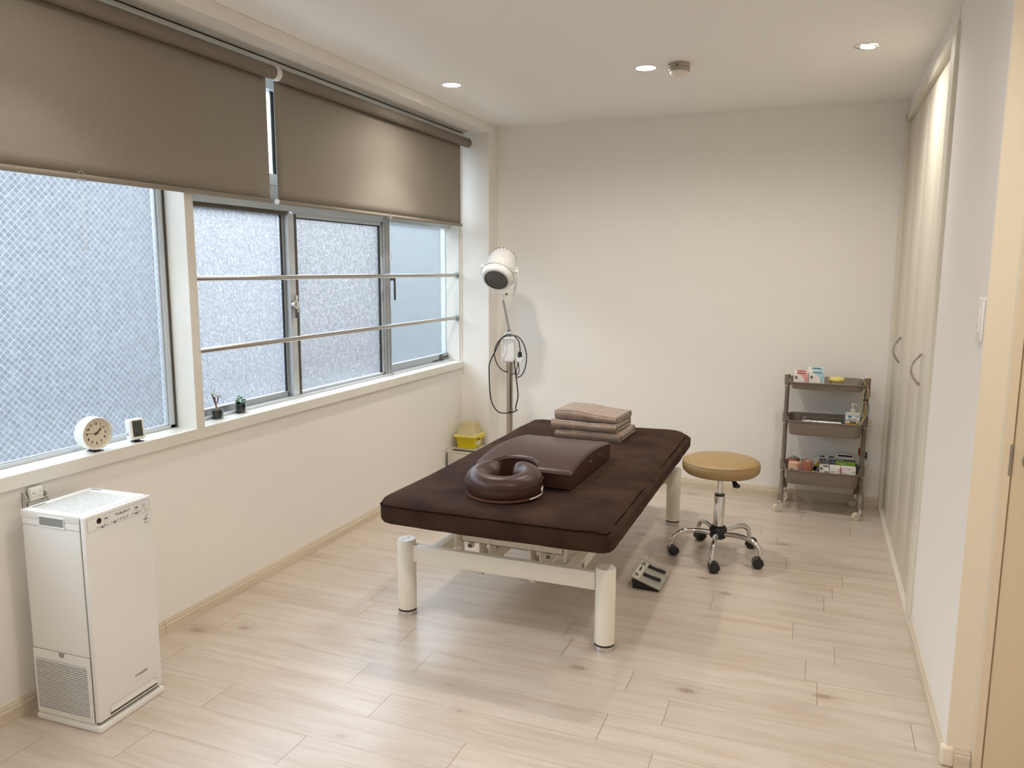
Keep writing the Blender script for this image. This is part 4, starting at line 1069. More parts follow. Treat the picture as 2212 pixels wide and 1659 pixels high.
for (d, ln, w, bd) in (((0, .9, .75), .040, .0032, .45), ((.1, 1, .2), .032, .004, .5), ((0, -.6, .9), .035, .003, .25), ((.2, .7, .5), .022, .0045, .3), ((0, .5, 1), .034, .0024, .2), ((0, -.3, .6), .014, .004, .1)): leaf(q, (.002, .006, .092), d, ln, w, bd)
q.build('leaves', M_leafr, p1)
p2 = thing('potted_ivy', 'small potted green leafy plant in glass tumbler, right of the bare-trunked one', 'potted plant', (-.058, 2.875, ZS))
tumbler(p2, .0255)
MB().tube([(0, 0, .036), (0, -.010, .060), (0, -.011, .078)], .0012, 6, smooth=4).build('stem', M_leafg, p2)
q = MB(); rr = random.Random(3)
for k in range(26):
    a = rr.uniform(0, 2 * pi); z = rr.uniform(.040, .066); r = rr.uniform(.002, .011)
    leaf(q, (r * math.cos(a), .005 + r * math.sin(a), z), (math.cos(a), math.sin(a), rr.uniform(-.1, .6)), rr.uniform(.012, .018), rr.uniform(.012, .015), .3, 5)
q.build('leaves', M_leafd, p2)
q = MB()
for (p, d, ln, w) in (((0, -.011, .078), (0, -.6, .5), .013, .010), ((0, -.011, .076), (.2, .8, .2), .014, .009), ((0, -.011, .079), (.5, 0, .6), .012, .008), ((0, .004, .070), (.2, .8, .35), .024, .013), ((0, .004, .069), (.6, -.2, .5), .016, .012), ((0, -.010, .056), (.3, -.8, .3), .015, .011), ((0, -.004, .058), (.7, -.3, .2), .014, .011), ((0, .004, .07), (-.4, -.3, .7), .014, .010), ((0, .01, .062), (.1, .5, .9), .014, .004)): leaf(q, p, d, ln, w, .3, 6)
q.build('new_leaves', M_leafg, p2)

# ================================================================== HEAT LAMP IN THE CORNER
hl = thing('heat_lamp', 'white dome heat lamp on a chrome pole with coiled black cable, in the corner', 'heat lamp', (.487, 4.93, 0))
MB().cyl((0, 0, .06), (0, 0, .90), .0225, n=28).build('pole', M_steel, hl)
MB().cyl((0, 0, .80), (0, 0, .865), .0255, n=28).build('pole_collar', M_steel, hl)
q = MB()
for a in (45, 135, 225, 315): q.tube([(0, 0, .07), (.08 * math.cos(R(a)), .08 * math.sin(R(a)), .066), (.15 * math.cos(R(a)), .15 * math.sin(R(a)), .06)], .014, 12)
q.cyl((0, 0, .05), (0, 0, .10), .045); q.build('base', M_steel, hl)
for a in (45, 135, 225, 315): caster(hl, (.148 * math.cos(R(a)), .148 * math.sin(R(a)), 0), R(a + 90))
cb = MB().softbox((.098, .075, .168), .012, (3, 2, 4), 3, None, Matrix.Translation((0, -.005, .955))).build('control_box', M_whiteg, hl)
MB().tube([(-.025, -.047, 1.03), (-.012, -.052, 1.01), (-.012, -.052, .95), (-.03, -.055, .91)], .004, 8, smooth=5).build('cord_hook', M_white, cb)
q = MB(); q.box((-.052, .0, .935), (-.049, .02, .96)); q.build('switch', M_black, cb)
sq = MB(); sq.box((.045, -.02, .865), (.072, .0, .905), .002, 2); sq.build('socket_block', M_white, cb)
MB().cyl((0, 0, 1.035), (0, 0, 1.085), .012, n=20).build('upper_sleeve', M_chrome, hl)
MB().box((-.016, -.012, 1.055), (.016, .012, 1.075), .003, 2).build('clamp', M_chrome, hl)
A0 = Vector((-.004, -.0, 1.075)); A1 = Vector((-.044, -.02, 1.292))
MB().cyl(A0, A1, .0085, n=18).build('upper_arm', M_steel, hl)
MB().cyl(A0 - Vector((0, 0, .012)), A0 + (A1 - A0) * .06, .0105, n=18).build('joint_tape', M_black, hl)
MB().cyl(A1 - (A1 - A0).normalized() * .0, A1 + Vector((-.002, 0, .035)), .014, n=20).build('yoke_socket', M_white, hl)
# lamp head: axis d points out of the mouth
d = Vector((.055, -.745, -.665)).normalized()
ctr = Vector((-.056, -.048, 1.500))            # on the pivot line
zax = -d; xax = Vector((1, .36, 0)); xax = (xax - zax * xax.dot(zax)).normalized(); yax = zax.cross(xax)
HM = Matrix((xax, yax, zax)).transposed().to_4x4(); HM.translation = ctr
prof = [(.081, -.110), (.094, -.108), (.102, -.100), (.105, -.086), (.1085, -.080), (.112, -.072), (.112, -.064), (.106, -.060), (.1045, -.045), (.1040, -.02), (.1035, .02), (.100, .060), (.092, .100), (.077, .136), (.054, .162), (.026, .176), (0, .179)]
MB().lathe(prof, 56, mtx=HM, caps=False).build('shade', M_whiteg, hl, 28)
MB().lathe([(.081, -.110), (.079, -.100), (.085, -.08), (.088, -.04), (.07, .03), (0, .06)], 40, mtx=HM, caps=False).build('reflector', M_steel, hl)
MB().tube([HM @ Vector((.1128 * math.cos(2 * pi * i / 48), .1128 * math.sin(2 * pi * i / 48), -.068)) for i in range(48)], .0016, 6, closed=True).build('clamp_ring', M_alud, hl)
q = MB()
for i in range(-13, 14):
    u = i * .0059; r = math.sqrt(max(0, .079 ** 2 - u * u))
    for a, b_ in (((u, -r, -.102), (u, r, -.102)), ((-r, u, -.1025), (r, u, -.1025))): q.cyl(HM @ Vector(a), HM @ Vector(b_), .0008, n=4)
q.build('mouth_mesh', mat('mesh_grey', srgb(150, 152, 150), .35, .8), hl)
MB().sphere((0, 0, 0), 1, (.032, .032, .055), 20, HM @ Matrix.Translation((0, 0, -.01))).build('bulb', mat('bulb_grey', srgb(120, 124, 128), .2, .3), hl)
q = MB()
for i in range(28):
    a = 2 * pi * i / 28; c = Vector((math.cos(a), math.sin(a), 0)); q.cyl(HM @ (c * .1047 + Vector((0, 0, -.058))), HM @ (c * .1042 + Vector((0, 0, -.036))), .0013, n=6)
q.build('vent_slots', M_greyprint, hl)
q = MB()
for i in range(20):
    a = 2 * pi * i / 20; c = Vector((math.cos(a), math.sin(a), 0)); q.cyl(HM @ (c * .084 + Vector((0, 0, .114))), HM @ (c * .0895 + Vector((0, 0, .114))), .0035, n=8)
q.build('vent_holes', M_black, hl)
# bail handle over the dome
q = MB(); hb = [Vector((-.02, .104, .0)), Vector((-.025, .132, .065)), Vector((-.022, .140, .13)), Vector((-.012, .115, .185)), Vector((.008, .07, .198)), Vector((.015, .045, .172))]
q.tube([HM @ p for p in hb], .0042, 10, smooth=5); q.build('carry_handle', M_alu, hl)
q = MB(); q.tube([HM @ Vector((-.02, .100, -.035)), HM @ Vector((-.021, .108, .0))], .0075, 10); q.build('handle_socket', M_white, hl)
# yoke
Yb = A1 + Vector((-.002, 0, .035)); px = xax
pL = ctr - px * .118; pR = ctr + px * .118
bL = Yb - px * .058 + Vector((0, 0, .0)); bR = Yb + px * .075
def strap(pts, w, t_, name, parent, m):
    q = bmesh.new(); prev = None
    for k, p in enumerate(pts):
        dd = (pts[min(k + 1, len(pts) - 1)] - pts[max(k - 1, 0)]).normalized(); wv_ = Vector((.80, -.60, 0)); sd = (wv_ - dd * wv_.dot(dd)).normalized(); nn = dd.cross(sd)
        c = [q.verts.new(p + sd * a * w / 2 + nn * b_ * t_ / 2) for a, b_ in ((-1, -1), (1, -1), (1, 1), (-1, 1))]
        if prev:
            for j in range(4): q.faces.new((prev[j], prev[(j + 1) % 4], c[(j + 1) % 4], c[j]))
        else: q.faces.new(c)
        prev = c
    q.faces.new(prev[::-1]); bmesh.ops.recalc_face_normals(q, faces=q.faces)
    m_ = MB(); m_._add(q); return m_.build(name, m, parent, 50)
strap([pL + Vector((0, 0, .02)), pL, pL - Vector((0, 0, .05)), bL + Vector((-.012, 0, .05)), bL + Vector((0, 0, .006)), bL + px * .012, Yb, bR - px * .012, bR + Vector((0, 0, .008)), pR - Vector((0, 0, .05)), pR, pR + Vector((0, 0, .03))], .024, .0075, 'yoke', hl, M_white)
for s_, p in ((-1, pL), (1, pR)): MB().cyl(p - px * s_ * .015, p + px * s_ * .012, .010, n=16).build('pivot_knob', M_white, hl)
MB().cyl(Yb + Vector((.028, -.004, .0)), Yb + Vector((.028, -.004, .012)), .008, n=12).build('wing_nut', M_alud, hl)
# cable loops
V = lambda L_, y=0: [Vector((a - .487, b_ - 4.93 + y, c)) for a, b_, c in L_]
q = MB()
q.tube(V([(.520, 4.86, 1.062), (.493, 4.86, 1.055), (.451, 4.86, 1.03), (.404, 4.86, .941), (.365, 4.86, .861), (.362, 4.86, .772), (.370, 4.86, .644), (.394, 4.86, .566), (.442, 4.86, .524), (.505, 4.90, .521), (.53, 4.96, .53), (.534, 4.92, .544), (.554, 4.88, .583), (.567, 4.88, .643), (.561, 4.88, .712), (.548, 4.88, .799), (.537, 4.88, .886)]), .0042, 8, smooth=6)
q.tube(V([(.50, 4.87, 1.06), (.463, 4.87, 1.049), (.411, 4.87, .989), (.397, 4.87, .92), (.421, 4.87, .852), (.463, 4.88, .81), (.50, 4.96, .79), (.535, 4.92, .780), (.562, 4.87, .774), (.598, 4.87, .793), (.624, 4.87, .853), (.630, 4.87, .93), (.607, 4.87, 1.006), (.571, 4.87, 1.048), (.525, 4.87, 1.058), (.50, 4.87, 1.06)]), .0038, 8, smooth=6)
q.tube(V([(.545, 4.87, 1.05), (.575, 4.865, 1.02), (.587, 4.86, .97), (.586, 4.86, .945)]), .0038, 8, smooth=5)
q.tube(V([(.562, 4.875, .90), (.566, 4.875, .86), (.555, 4.875, .82), (.56, 4.872, .79), (.575, 4.872, .81), (.572, 4.875, .86), (.556, 4.875, .90)]), .0030, 8, smooth=5)
q.build('power_cable', M_black, hl)
q = MB(); q.cyl(V([(.586, 4.86, .95)])[0], V([(.586, 4.86, .915)])[0], .012, .016, n=16); q.build('plug', M_black, hl)
MB().box(V([(.566, 4.85, .882)])[0], V([(.606, 4.875, .916)])[0], .003, 2).build('plug_adapter', M_white, hl)
q = MB(); q.tube([Vector((-.012, -.046, 1.02)), Vector((-.03, -.052, 1.04)), Vector((-.018, -.03, 1.075))], .003, 8, smooth=4); q.tube([Vector((-.032, -.05, 1.03)), Vector((-.036, -.05, .95)), Vector((-.036, -.045, .86)), Vector((-.026, -.03, .855))], .004, 8, smooth=4)
q.build('lamp_wire', M_white, hl)

# ================================================================== CABINET AND SHARPS BOX
cbn = thing('small_cabinet', 'low cream metal cabinet standing in the corner under the window', 'cabinet', (.012, 4.895, 0))
q = MB(); q.box((0, 0, 0), (.30, .28, .197), .004, 2); q.build('body', M_cab, cbn)
q = MB(); q.box((0, 0, .197), (.30, .012, .212), .002, 1); q.box((0, .268, .197), (.30, .28, .212), .002, 1); q.box((0, .012, .197), (.02, .268, .212)); q.box((.28, .012, .197), (.30, .268, .212))
q.build('top_rim', M_cab, cbn)
q = MB()
for k in range(6): q.box((.03, .020 + k * .010, .198), (.27, .024 + k * .010, .206))
q.build('vent_slats', M_alud, cbn)
MB().box((.004, -.0012, .0), (.010, 0, .195)).build('edge_gap', M_black, cbn)
MB().box((.02, .0125, .197), (.28, .0850, .1985)).build('vent_well', M_dark, cbn)
MB().box((.02, .086, .197), (.28, .267, .210)).build('top_plate', M_cab, cbn)
sb = thing('sharps_container', 'yellow sharps container with clear domed lid on the corner cabinet', 'container', (.112, 5.078, .2125), R(2))
def frus(q, w0, d0, w1, d1, z0, z1, r=.01, n=4):
    def ringp(w, dd, z):
        P = []
        for cx, cy, a0 in ((w / 2 - r, dd / 2 - r, 0), (-w / 2 + r, dd / 2 - r, 90), (-w / 2 + r, -dd / 2 + r, 180), (w / 2 - r, -dd / 2 + r, 270)):
            for k in range(n + 1): P.append((cx + r * math.cos(R(a0 + 90 * k / n)), cy + r * math.sin(R(a0 + 90 * k / n)), z))
        return P
    t = bmesh.new(); A = [t.verts.new(p) for p in ringp(w0, d0, z0)]; B = [t.verts.new(p) for p in ringp(w1, d1, z1)]
    m = len(A); t.faces.new(A[::-1]); t.faces.new(B)
    for i in range(m): t.faces.new((A[i], A[(i + 1) % m], B[(i + 1) % m], B[i]))
    q._add(t)
q = MB(); frus(q, .132, .150, .145, .165, 0, .088); q.build('body', M_yel, sb)
q = MB(); frus(q, .176, .196, .178, .198, .084, .096, .02); q.build('lid_rim', M_lidy, sb)
q = MB(); frus(q, .150, .168, .108, .118, .0965, .178, .014); q.build('lid_dome', M_lid, sb)
q = MB(); q.tube([(.085, -.055, .090), (.100, -.045, .082), (.100, .045, .082), (.085, .055, .090)], .0045, 8, smooth=4); q.build('carry_handle', M_yel, sb)
q = MB()
for k in range(2): q.box((.0695 + .001, -.03, .060 - k * .007), (.0725, .035, .0625 - k * .007))
q.build('warning_print', M_blackm, sb); MB().box((.0695, -.035, .018), (.0705, .035, .044)).build('warning_label', M_white, sb)

# ================================================================== TROLLEY
tr = thing('utility_trolley', 'three-tier taupe metal trolley on cream castors by the back wall', 'trolley', (2.514, 5.15, 0))
TW, TD = .425, .325
def rrect(w, dd, r, z, n=6):
    P = []
    for cx, cy, a0 in ((w / 2 - r, dd / 2 - r, 0), (-w / 2 + r, dd / 2 - r, 90), (-w / 2 + r, -dd / 2 + r, 180), (w / 2 - r, -dd / 2 + r, 270)):
        for k in range(n + 1): P.append(Vector((cx + r * math.cos(R(a0 + 90 * k / n)), cy + r * math.sin(R(a0 + 90 * k / n)), z)))
    return P
def tray(zt, zb, name):
    t = bmesh.new(); r = .045
    L_ = [rrect(TW - .028, TD - .028, r - .006, zb + .003), rrect(TW - .018, TD - .018, r - .003, zb + .012), rrect(TW - .006, TD - .006, r, zt - .004), rrect(TW + .004, TD + .004, r, zt), rrect(TW - .004, TD - .004, r - .002, zt), rrect(TW - .010, TD - .010, r - .002, zt - .005), rrect(TW - .022, TD - .022, r - .004, zb + .012), rrect(TW - .032, TD - .032, r - .008, zb + .0045)]
    rg = [[t.verts.new(p) for p in l] for l in L_]; m = len(rg[0])
    t.faces.new(rg[0][::-1]); t.faces.new(rg[-1])
    for A, B in zip(rg, rg[1:]):
        for i in range(m): t.faces.new((A[i], A[(i + 1) % m], B[(i + 1) % m], B[i]))
    bmesh.ops.recalc_face_normals(t, faces=t.faces)
    q = MB(); q._add(t); q.tube(rrect(TW + .002, TD + .002, .045, zt - .002), .0035, 8, closed=True)
    return q.build(name, M_trol, tr, 40)
TZ = ((.826, .780), (.587, .494), (.279, .184))
for zt_i, zb_i in TZ: tray(zt_i, zb_i, 'tray')
for s_ in (-1, 1):
    x = s_ * .229
    MB().cyl((x, 0, .17), (x, 0, .852), .0135, n=20).build('upright', M_trol, tr)
    MB().lathe([(0, .852), (.0145, .852), (.0145, .859), (.012, .861), (0, .861)], 20, mtx=Matrix.Translation((x, 0, 0))).build('end_cap', M_cream, tr)
    for zt_i, zb_i in TZ:
        q = MB(); q.cyl((x, 0, zt_i - .04), (x, 0, zt_i + .022), .0185, n=20); q.box((min(x, x - s_ * .022), -.02, zt_i - .03), (max(x, x - s_ * .022), .02, zt_i), .002, 1); q.build('bracket', M_trol, tr)
        MB().cyl((x, 0, zt_i - .045), (x, 0, zt_i - .040), .0155, n=20).build('spacer_ring', M_cream, tr)
    q = MB(); q.tube([(x, 0, .20), (x, -.02, .165), (x, -.09, .150), (x, -.135, .125), (x, -.150, .075)], [.0135, .0165], 14, smooth=5); q.build('front_leg', M_trol, tr)
    q = MB(); q.tube([(x, 0, .20), (x, .02, .170), (x * .98, .09, .152), (x * .96, .135, .13), (x * .94, .150, .085)], [.0135, .0155], 14, smooth=5); q.build('rear_leg', M_trol, tr)
MB().tube([(-.215, .148, .11), (-.190, .148, .135), (-.12, .148, .142), (.12, .148, .142), (.190, .148, .135), (.215, .148, .11)], .012, 12, smooth=5).build('rear_bar', M_trol, tr)
def trolley_caster(x, y, ang):
    m = Matrix.Translation((x, y, 0)) @ Matrix.Rotation(ang, 4, 'Z')
    o = MB().lathe([(0, -.009), (.016, -.009), (.023, -.0075), (.0245, 0), (.023, .0075), (.016, .009), (0, .009)], 28, mtx=m @ Matrix.Translation((.022, 0, .0245)) @ Matrix.Rotation(R(90), 4, 'X')).build('castor_wheel', M_cream, tr)
    MB().cyl(m @ Vector((.022, -.0115, .0245)), m @ Vector((.022, .0115, .0245)), .0085, n=14).build('wheel_hub', M_alud, o)
    q = MB()
    for s_ in (-1, 1): q.prism([(.030, .018), (.030, .032), (.010, .056), (-.012, .056), (-.004, .044), (.014, .018)], 'y', s_ * .0125 - .0008, s_ * .0125 + .0008, 0, m)
    q.box((-.012, -.013, .055), (.012, .013, .058), 0, 2, m); q.cyl(m @ Vector((0, 0, .057)), m @ Vector((0, 0, .066)), .014, n=18); q.cyl(m @ Vector((0, 0, .066)), m @ Vector((0, 0, .085)), .006, n=12)
    q.build('castor_fork', M_chrome, o)
trolley_caster(-.229, -.150, R(200)); trolley_caster(.229, -.150, R(195)); trolley_caster(-.215, .150, R(-60)); trolley_caster(.215, .150, R(215))

def carton(name, label, x0, x1, y0, y1, z0, z1, m, rz=0, group=None, cat='box'):
    t = thing(name, label, cat, ((x0 + x1) / 2, (y0 + y1) / 2, z0), R(rz), group)
    w, dd, h = x1 - x0, y1 - y0, z1 - z0
    q = MB(); q.box((-w / 2, -dd / 2, 0), (w / 2, dd / 2, h), .0008, 1); q.build('carton', m, t)
    return t, w, dd, h
def print_(t, rects, m, name, dd, out=.0006):
    q = MB()
    for x0, x1, z0, z1 in rects: q.box((x0, -dd / 2 - out, z0), (x1, -dd / 2 + .0002, z1))
    return q.build(name, m, t)
FL1, FL2, FL3 = .7848, .4988, .1888
# --- top tray: two needle boxes with one more behind each, and a pot
def needle_box(name, label, x0, x1, y0, y1, h, mcol, mbar, big):
    t, w, dd, hh_ = carton(name, label, x0, x1, y0, y1, FL1, FL1 + h, M_paper)
    f = -dd / 2 - .0004
    q = MB(); q.prism([(-w * .32, h - .001), (w / 2 - .001, h - .001), (w / 2 - .001, h * .30), (w * .30, h * .52), (w * .05, h * .80), (-w * .12, h * .90)], 'y', f - .0002, f + .0006, 0); q.build('colour_field', mcol, t)
    MB().box((-w * .30, f, h + .0001), (w * .38, dd / 2 - .002, h + .0005)).build('top_field', mcol, t)
    MB().prism([(w * .22, h * .32), (w * .25, h * .32), (w * .42, h * .74), (w * .39, h * .74)], 'y', f - .0008, f + .0002, 0).build('needle_print', mbar, t)
    q = MB(); q.box((-w * .28, -dd / 2 + .003, h + .0004), (w * .30, -dd / 2 + .008, h + .0008)); q.box((-w * .26, f - .0005, h - .0065), (w * .32, f + .0002, h - .0025)); q.build('title_bar', M_blackm, t)
    if big:
        lg = MB().cyl((-w * .32, f - .0006, h * .70), (-w * .32, f, h * .70), .0078, n=24).build('round_mark', M_blackm, t)
        q = MB(); q.tube([(-w * .32 + .004, f - .0008, h * .70 + .003), (-w * .32 - .001, f - .0008, h * .70 + .001), (-w * .32 + .001, f - .0008, h * .70 - .001), (-w * .32 - .004, f - .0008, h * .70 - .003)], .0012, 6, smooth=4); q.build('mark_curve', M_paper, lg)
        text('SEIRIN', .0042, M_blackm, t, 'lettering', at(FY, -w * .32, f - .0005, h * .70 - .0112))
    return t
needle_box('needle_box', 'white and pink needle box at the front left of the top tray', 2.321, 2.405, 5.02, 5.075, .097, M_pink, M_red, True)
needle_box('needle_box', 'taller white and pink box close behind the pink needle box, top tray', 2.321, 2.401, 5.078, 5.118, .103, M_pink, M_red, False)
needle_box('needle_box', 'white and light blue needle box on the top tray, beside the pink one', 2.408, 2.497, 5.02, 5.075, .106, M_ltblue, M_blue, True)
needle_box('needle_box', 'taller white and light blue box standing close behind the blue needle box', 2.402, 2.492, 5.078, 5.125, .124, M_ltblue, M_blue, False)
pt = thing('specimen_pot', 'round pale pot with yellow snap lid on the top tray', 'pot', (2.567, 5.10, FL1))
MB().lathe([(0, 0), (.034, 0), (.036, .003), (.0385, .052), (0, .052)], 36).build('cup', M_lid, pt)
MB().lathe([(0, .050), (.044, .050), (.0455, .052), (.0455, .062), (.043, .066), (.02, .068), (0, .068)], 36).build('lid', M_lidy, pt)
MB().box((.004, -.004, .066), (.014, .004, .078), .002, 2).build('lid_tab', M_lidy, pt)
# --- middle tray: pump bottle and wire rack
pb = thing('pump_bottle', 'clear hand sanitiser pump bottle with blue and black Japanese label, middle tray', 'bottle', (2.669, 5.085, FL2), R(4))
MB().softbox((.082, .052, .150), .010, (3, 2, 5), 4, None, Matrix.Translation((0, 0, .075))).build('bottle_body', mat('bottle_plastic', srgb(226, 228, 228), .25, Transmission_Weight=.3), pb)
MB().lathe([(.026, .148), (.022, .153), (.0135, .156), (0, .156)], 24, caps=False).build('shoulder', M_lid, pb)
q = MB(); q.cyl((0, 0, .155), (0, 0, .172), .0135, n=24); q.cyl((0, 0, .172), (0, 0, .186), .0045, n=14); q.cyl((-.002, 0, .184), (-.002, 0, .206), .0075, n=16); q.tube([(-.006, 0, .203), (.004, 0, .204), (.014, -.002, .199), (.018, -.004, .192)], .0042, 8, smooth=4); q.build('pump', M_white, pb)
f = -.0264
MB().box((-.0395, f, .072), (.0395, f + .001, .128)).build('label', M_paper, pb)
MB().box((-.0405, f - .0002, .060), (.0405, f + .001, .086)).build('amber_band', M_orange, pb)
MB().box((-.028, f - .0006, .120), (-.006, f, .130)).build('blue_mark', M_blue, pb); MB().box((.012, f - .0006, .1235), (.036, f, .1265)).build('line_print', M_blackm, pb)
text('アルコール消毒', .0072, M_blackm, pb, 'lettering', at(FY, -.004, f - .001, .1115)); text('ウイルシャット', .0122, M_blackm, pb, 'lettering', at(FY, 0, f - .001, .1005), bold=.0003); text('手指用', .0125, M_blackm, pb, 'lettering', at(FY, .002, f - .001, .0885), bold=.0003)
wr = thing('wire_rack', 'low chrome wire rack lying in the middle tray', 'rack', (2.497, 5.10, FL2))
q = MB()
q.tube([(-.112, -.04, 0.002), (-.112, -.04, .078), (-.104, -.04, .086), (.104, -.04, .086), (.112, -.04, .078), (.112, -.04, .002)], .0016, 6); q.tube([(-.112, .06, 0.002), (-.112, .06, .078), (-.104, .06, .086), (.104, .06, .086), (.112, .06, .078), (.112, .06, .002)], .0016, 6)
for k in range(12): q.tube([(-.10 + k * .018, -.04, .08), (-.10 + k * .018, .06, .08)], .0011, 5)
for y in (-.04, .06): q.tube([(-.112, y, .08), (.112, y, .08)], .0013, 5)
q.build('wire_frame', M_steel, wr); MB().box((-.10, -.03, 0.001), (.10, .05, .070), .004, 2).build('dark_pouch', mat('pouch_dark', srgb(56, 54, 52), .6), wr)
# --- bottom tray
def roll(name, label, x, y, z, r, h, m, core=.014):
    t = thing(name, label, 'tape roll', (x, y, z))
    MB().lathe([(core, 0), (r - .001, 0), (r, .001), (r, h - .001), (r - .001, h), (core, h), (core, 0)], 40, caps=False).build('tape', m, t)
    MB().lathe([(core - .003, .001), (core, .001), (core, h - .001), (core - .003, h - .001), (core - .003, .001)], 28, caps=False).build('core', M_paper, t)
    return t
rt = roll('kinesiology_tape', 'beige tape roll with paper label at the front left of the bottom tray', 2.354, 5.048, FL3 + .052, .0355, .074, M_tape)
q = MB(); q.grid(lambda u, v: Vector((.0359 * math.cos(R(240 + 62 * u)), .0359 * math.sin(R(240 + 62 * u)), .012 + .034 * v)), 12, 1)
lb = q.build('paper_label', M_paper, rt)
q = MB(); q.grid(lambda u, v: Vector((.0362 * math.cos(R(243 + 14 * u)), .0362 * math.sin(R(243 + 14 * u)), .032 + .011 * v)), 5, 1); q.grid(lambda u, v: Vector((.0362 * math.cos(R(259 + 26 * u)), .0362 * math.sin(R(259 + 26 * u)), .036 + .004 * v)), 7, 1); q.grid(lambda u, v: Vector((.0362 * math.cos(R(284 + 13 * u)), .0362 * math.sin(R(284 + 13 * u)), .014 + .013 * v)), 5, 1)
q.build('label_print', M_blackm, lb)
rb = roll('kinesiology_tape', 'lower beige tape roll underneath the labelled one, bottom tray', 2.354, 5.048, FL3 + .0005, .0355, .051, M_tape)
r2 = roll('elastic_bandage', 'brown self-adhesive bandage roll with white base, bottom tray', 2.4285, 5.045, FL3 + .076, .0345, .066, M_tape2)
r3 = roll('white_tape', 'white tape roll under the brown bandage roll', 2.4285, 5.045, FL3 + .0005, .0355, .075, M_paper)
rw = roll('wrapped_tape', 'brown tape roll in twisted clear wrapping behind the labelled roll', 2.350, 5.122, FL3 + .0005, .0335, .136, M_tape2)
q = MB()
for dx, dy, dz in ((-.034, 0, .026), (-.022, .01, .03), (.03, 0, .03), (-.006, 0, .016), (.010, .004, .014)): q.tube([(dx * .2, dy, .136), (dx * .6, dy, .136 + dz * .5), (dx, dy, .136 + dz)], .0006, 5)
q.lathe([(.034, .137), (.02, .1395), (.008, .146), (.004, .150)], 16, caps=False); q.build('clear_wrap', mat('film', (.9, .9, .9, 1), .1, Transmission_Weight=.9), rw)
t, w, dd, h = carton('flat_carton', 'wide white carton standing at the back of the bottom tray', 2.372, 2.492, 5.235, 5.285, FL3, FL3 + .112, M_paper)
print_(t, [(-w / 2 + .006, -.01, h - .012, h - .0095), (.004, .040, h - .012, h - .0095), (.0, .048, h - .036, h - .033)], M_blackm, 'carton_print', dd)
for x0, lab in ((2.497, 'narrow white box with dark top band in the bottom tray, left of its twin'), (2.551, 'narrow white box with dark top band in the bottom tray, beside the green box')):
    t, w, dd, h = carton('narrow_box', lab, x0, x0 + .048, 5.16, 5.205, FL3, FL3 + .146, M_paper)
    MB().box((-w * .42, -dd / 2 + .004, h), (w * .18, dd / 2 - .004, h + .0006)).build('dark_band', M_blackm, t); MB().box((-w * .48, -dd / 2 - .0005, h - .045), (w * .48, -dd / 2, h - .003)).build('grey_field', M_greyprint, t)
    print_(t, [(-w * .35, -w * .1, h - .024, h - .012), (w * .05, w * .3, h - .018, h - .010), (-w * .3, w * .2, h - .036, h - .033)], M_blackm, 'box_print', dd, .0009)
t, w, dd, h = carton('barcode_box', 'white box with barcode and red edge at the front of the bottom tray', 2.560, 2.620, 5.012, 5.075, FL3, FL3 + .124, M_paper)
print_(t, [(-.022 + k * .0034, -.022 + k * .0034 + (.0022 if k % 3 else .0012), .072, .084) for k in range(11)], M_blackm, 'barcode', dd)
print_(t, [(-.024, .004, .1135, .115), (-.022, -.012, .101, .1025), (-.008, .004, .101, .1025), (-.022, -.002, .0955, .097), (-.022, -.006, .090, .0915)], M_greyprint, 'box_print', dd)
print_(t, [(.010, .026, .1125, .1145), (.006, .024, .1, .1015), (.026, .0295, .0, h - .002)], M_red, 'red_print', dd)
t, w, dd, h = carton('needle_carton', 'white box with red NEO lettering at the right front of the bottom tray', 2.6235, 2.7060, 5.020, 5.078, FL3, FL3 + .124, M_paper)
text('NEO', .0205, M_red, t, 'lettering', at(FY, -.022, -dd / 2 - .0008, .078), shear=.15, xs=.85, bold=.0006); text('ディスポ鍼', .0092, M_red, t, 'lettering', at(FY, .019, -dd / 2 - .0008, .0735))
print_(t, [(-.038, -.028, .105, .1065), (.016, .038, .1015, .1030), (.022, .038, .0965, .098), (-.002, .006, .1145, .1175)], M_blackm, 'box_print', dd)
print_(t, [(-.038, .038, .1195, .1212), (-.038, -.022, .0925, .094)], M_red, 'red_print', dd)
t, w, dd, h = carton('green_box', 'bright green box with dark green top lying behind the NEO box', 2.594, 2.704, 5.10, 5.155, FL3 + .085, FL3 + .143, M_green)
MB().box((-w / 2, -dd / 2, h), (w / 2, dd / 2, h + .001)).build('dark_top', M_greend, t); text('sauven', .017, M_paper, t, 'lettering', at(FY, -.016, -dd / 2 - .0008, h - .014), xs=.9)
q = MB(); q.box((-w / 2 + .004, -dd / 2 + .012, h + .001), (-.008, -dd / 2 + .020, h + .0016)); q.box((-w / 2 + .004, -dd / 2 + .030, h + .001), (-.014, -dd / 2 + .038, h + .0016)); q.box((.004, -dd / 2 + .006, h + .001), (w / 2 - .008, -dd / 2 + .010, h + .0016)); q.build('pale_stripes', M_paper, t)
carton('support_carton', 'plain white carton under the green box', 2.594, 2.704, 5.10, 5.155, FL3, FL3 + .0845, M_paper)
t, w, dd, h = carton('tall_carton', 'tall white carton with dark title bar at the back right of the bottom tray', 2.600, 2.700, 5.24, 5.285, FL3, FL3 + .160, M_paper)
print_(t, [(-.043, .042, h - .017, h - .006)], M_blackm, 'title_bar', dd); 
t, w, dd, h = carton('recycling_mark_box', 'low white box with round green mark between bandage roll and barcode box', 2.503, 2.556, 5.085, 5.13, FL3, FL3 + .114, M_paper)
MB().cyl((-.016, -dd / 2 - .0008, h - .022), (-.016, -dd / 2, h - .022), .0068, n=20).build('green_mark', M_greend, t); print_(t, [(-.008, .022, h - .008, h - .002)], M_blackm, 'title_bar', dd)
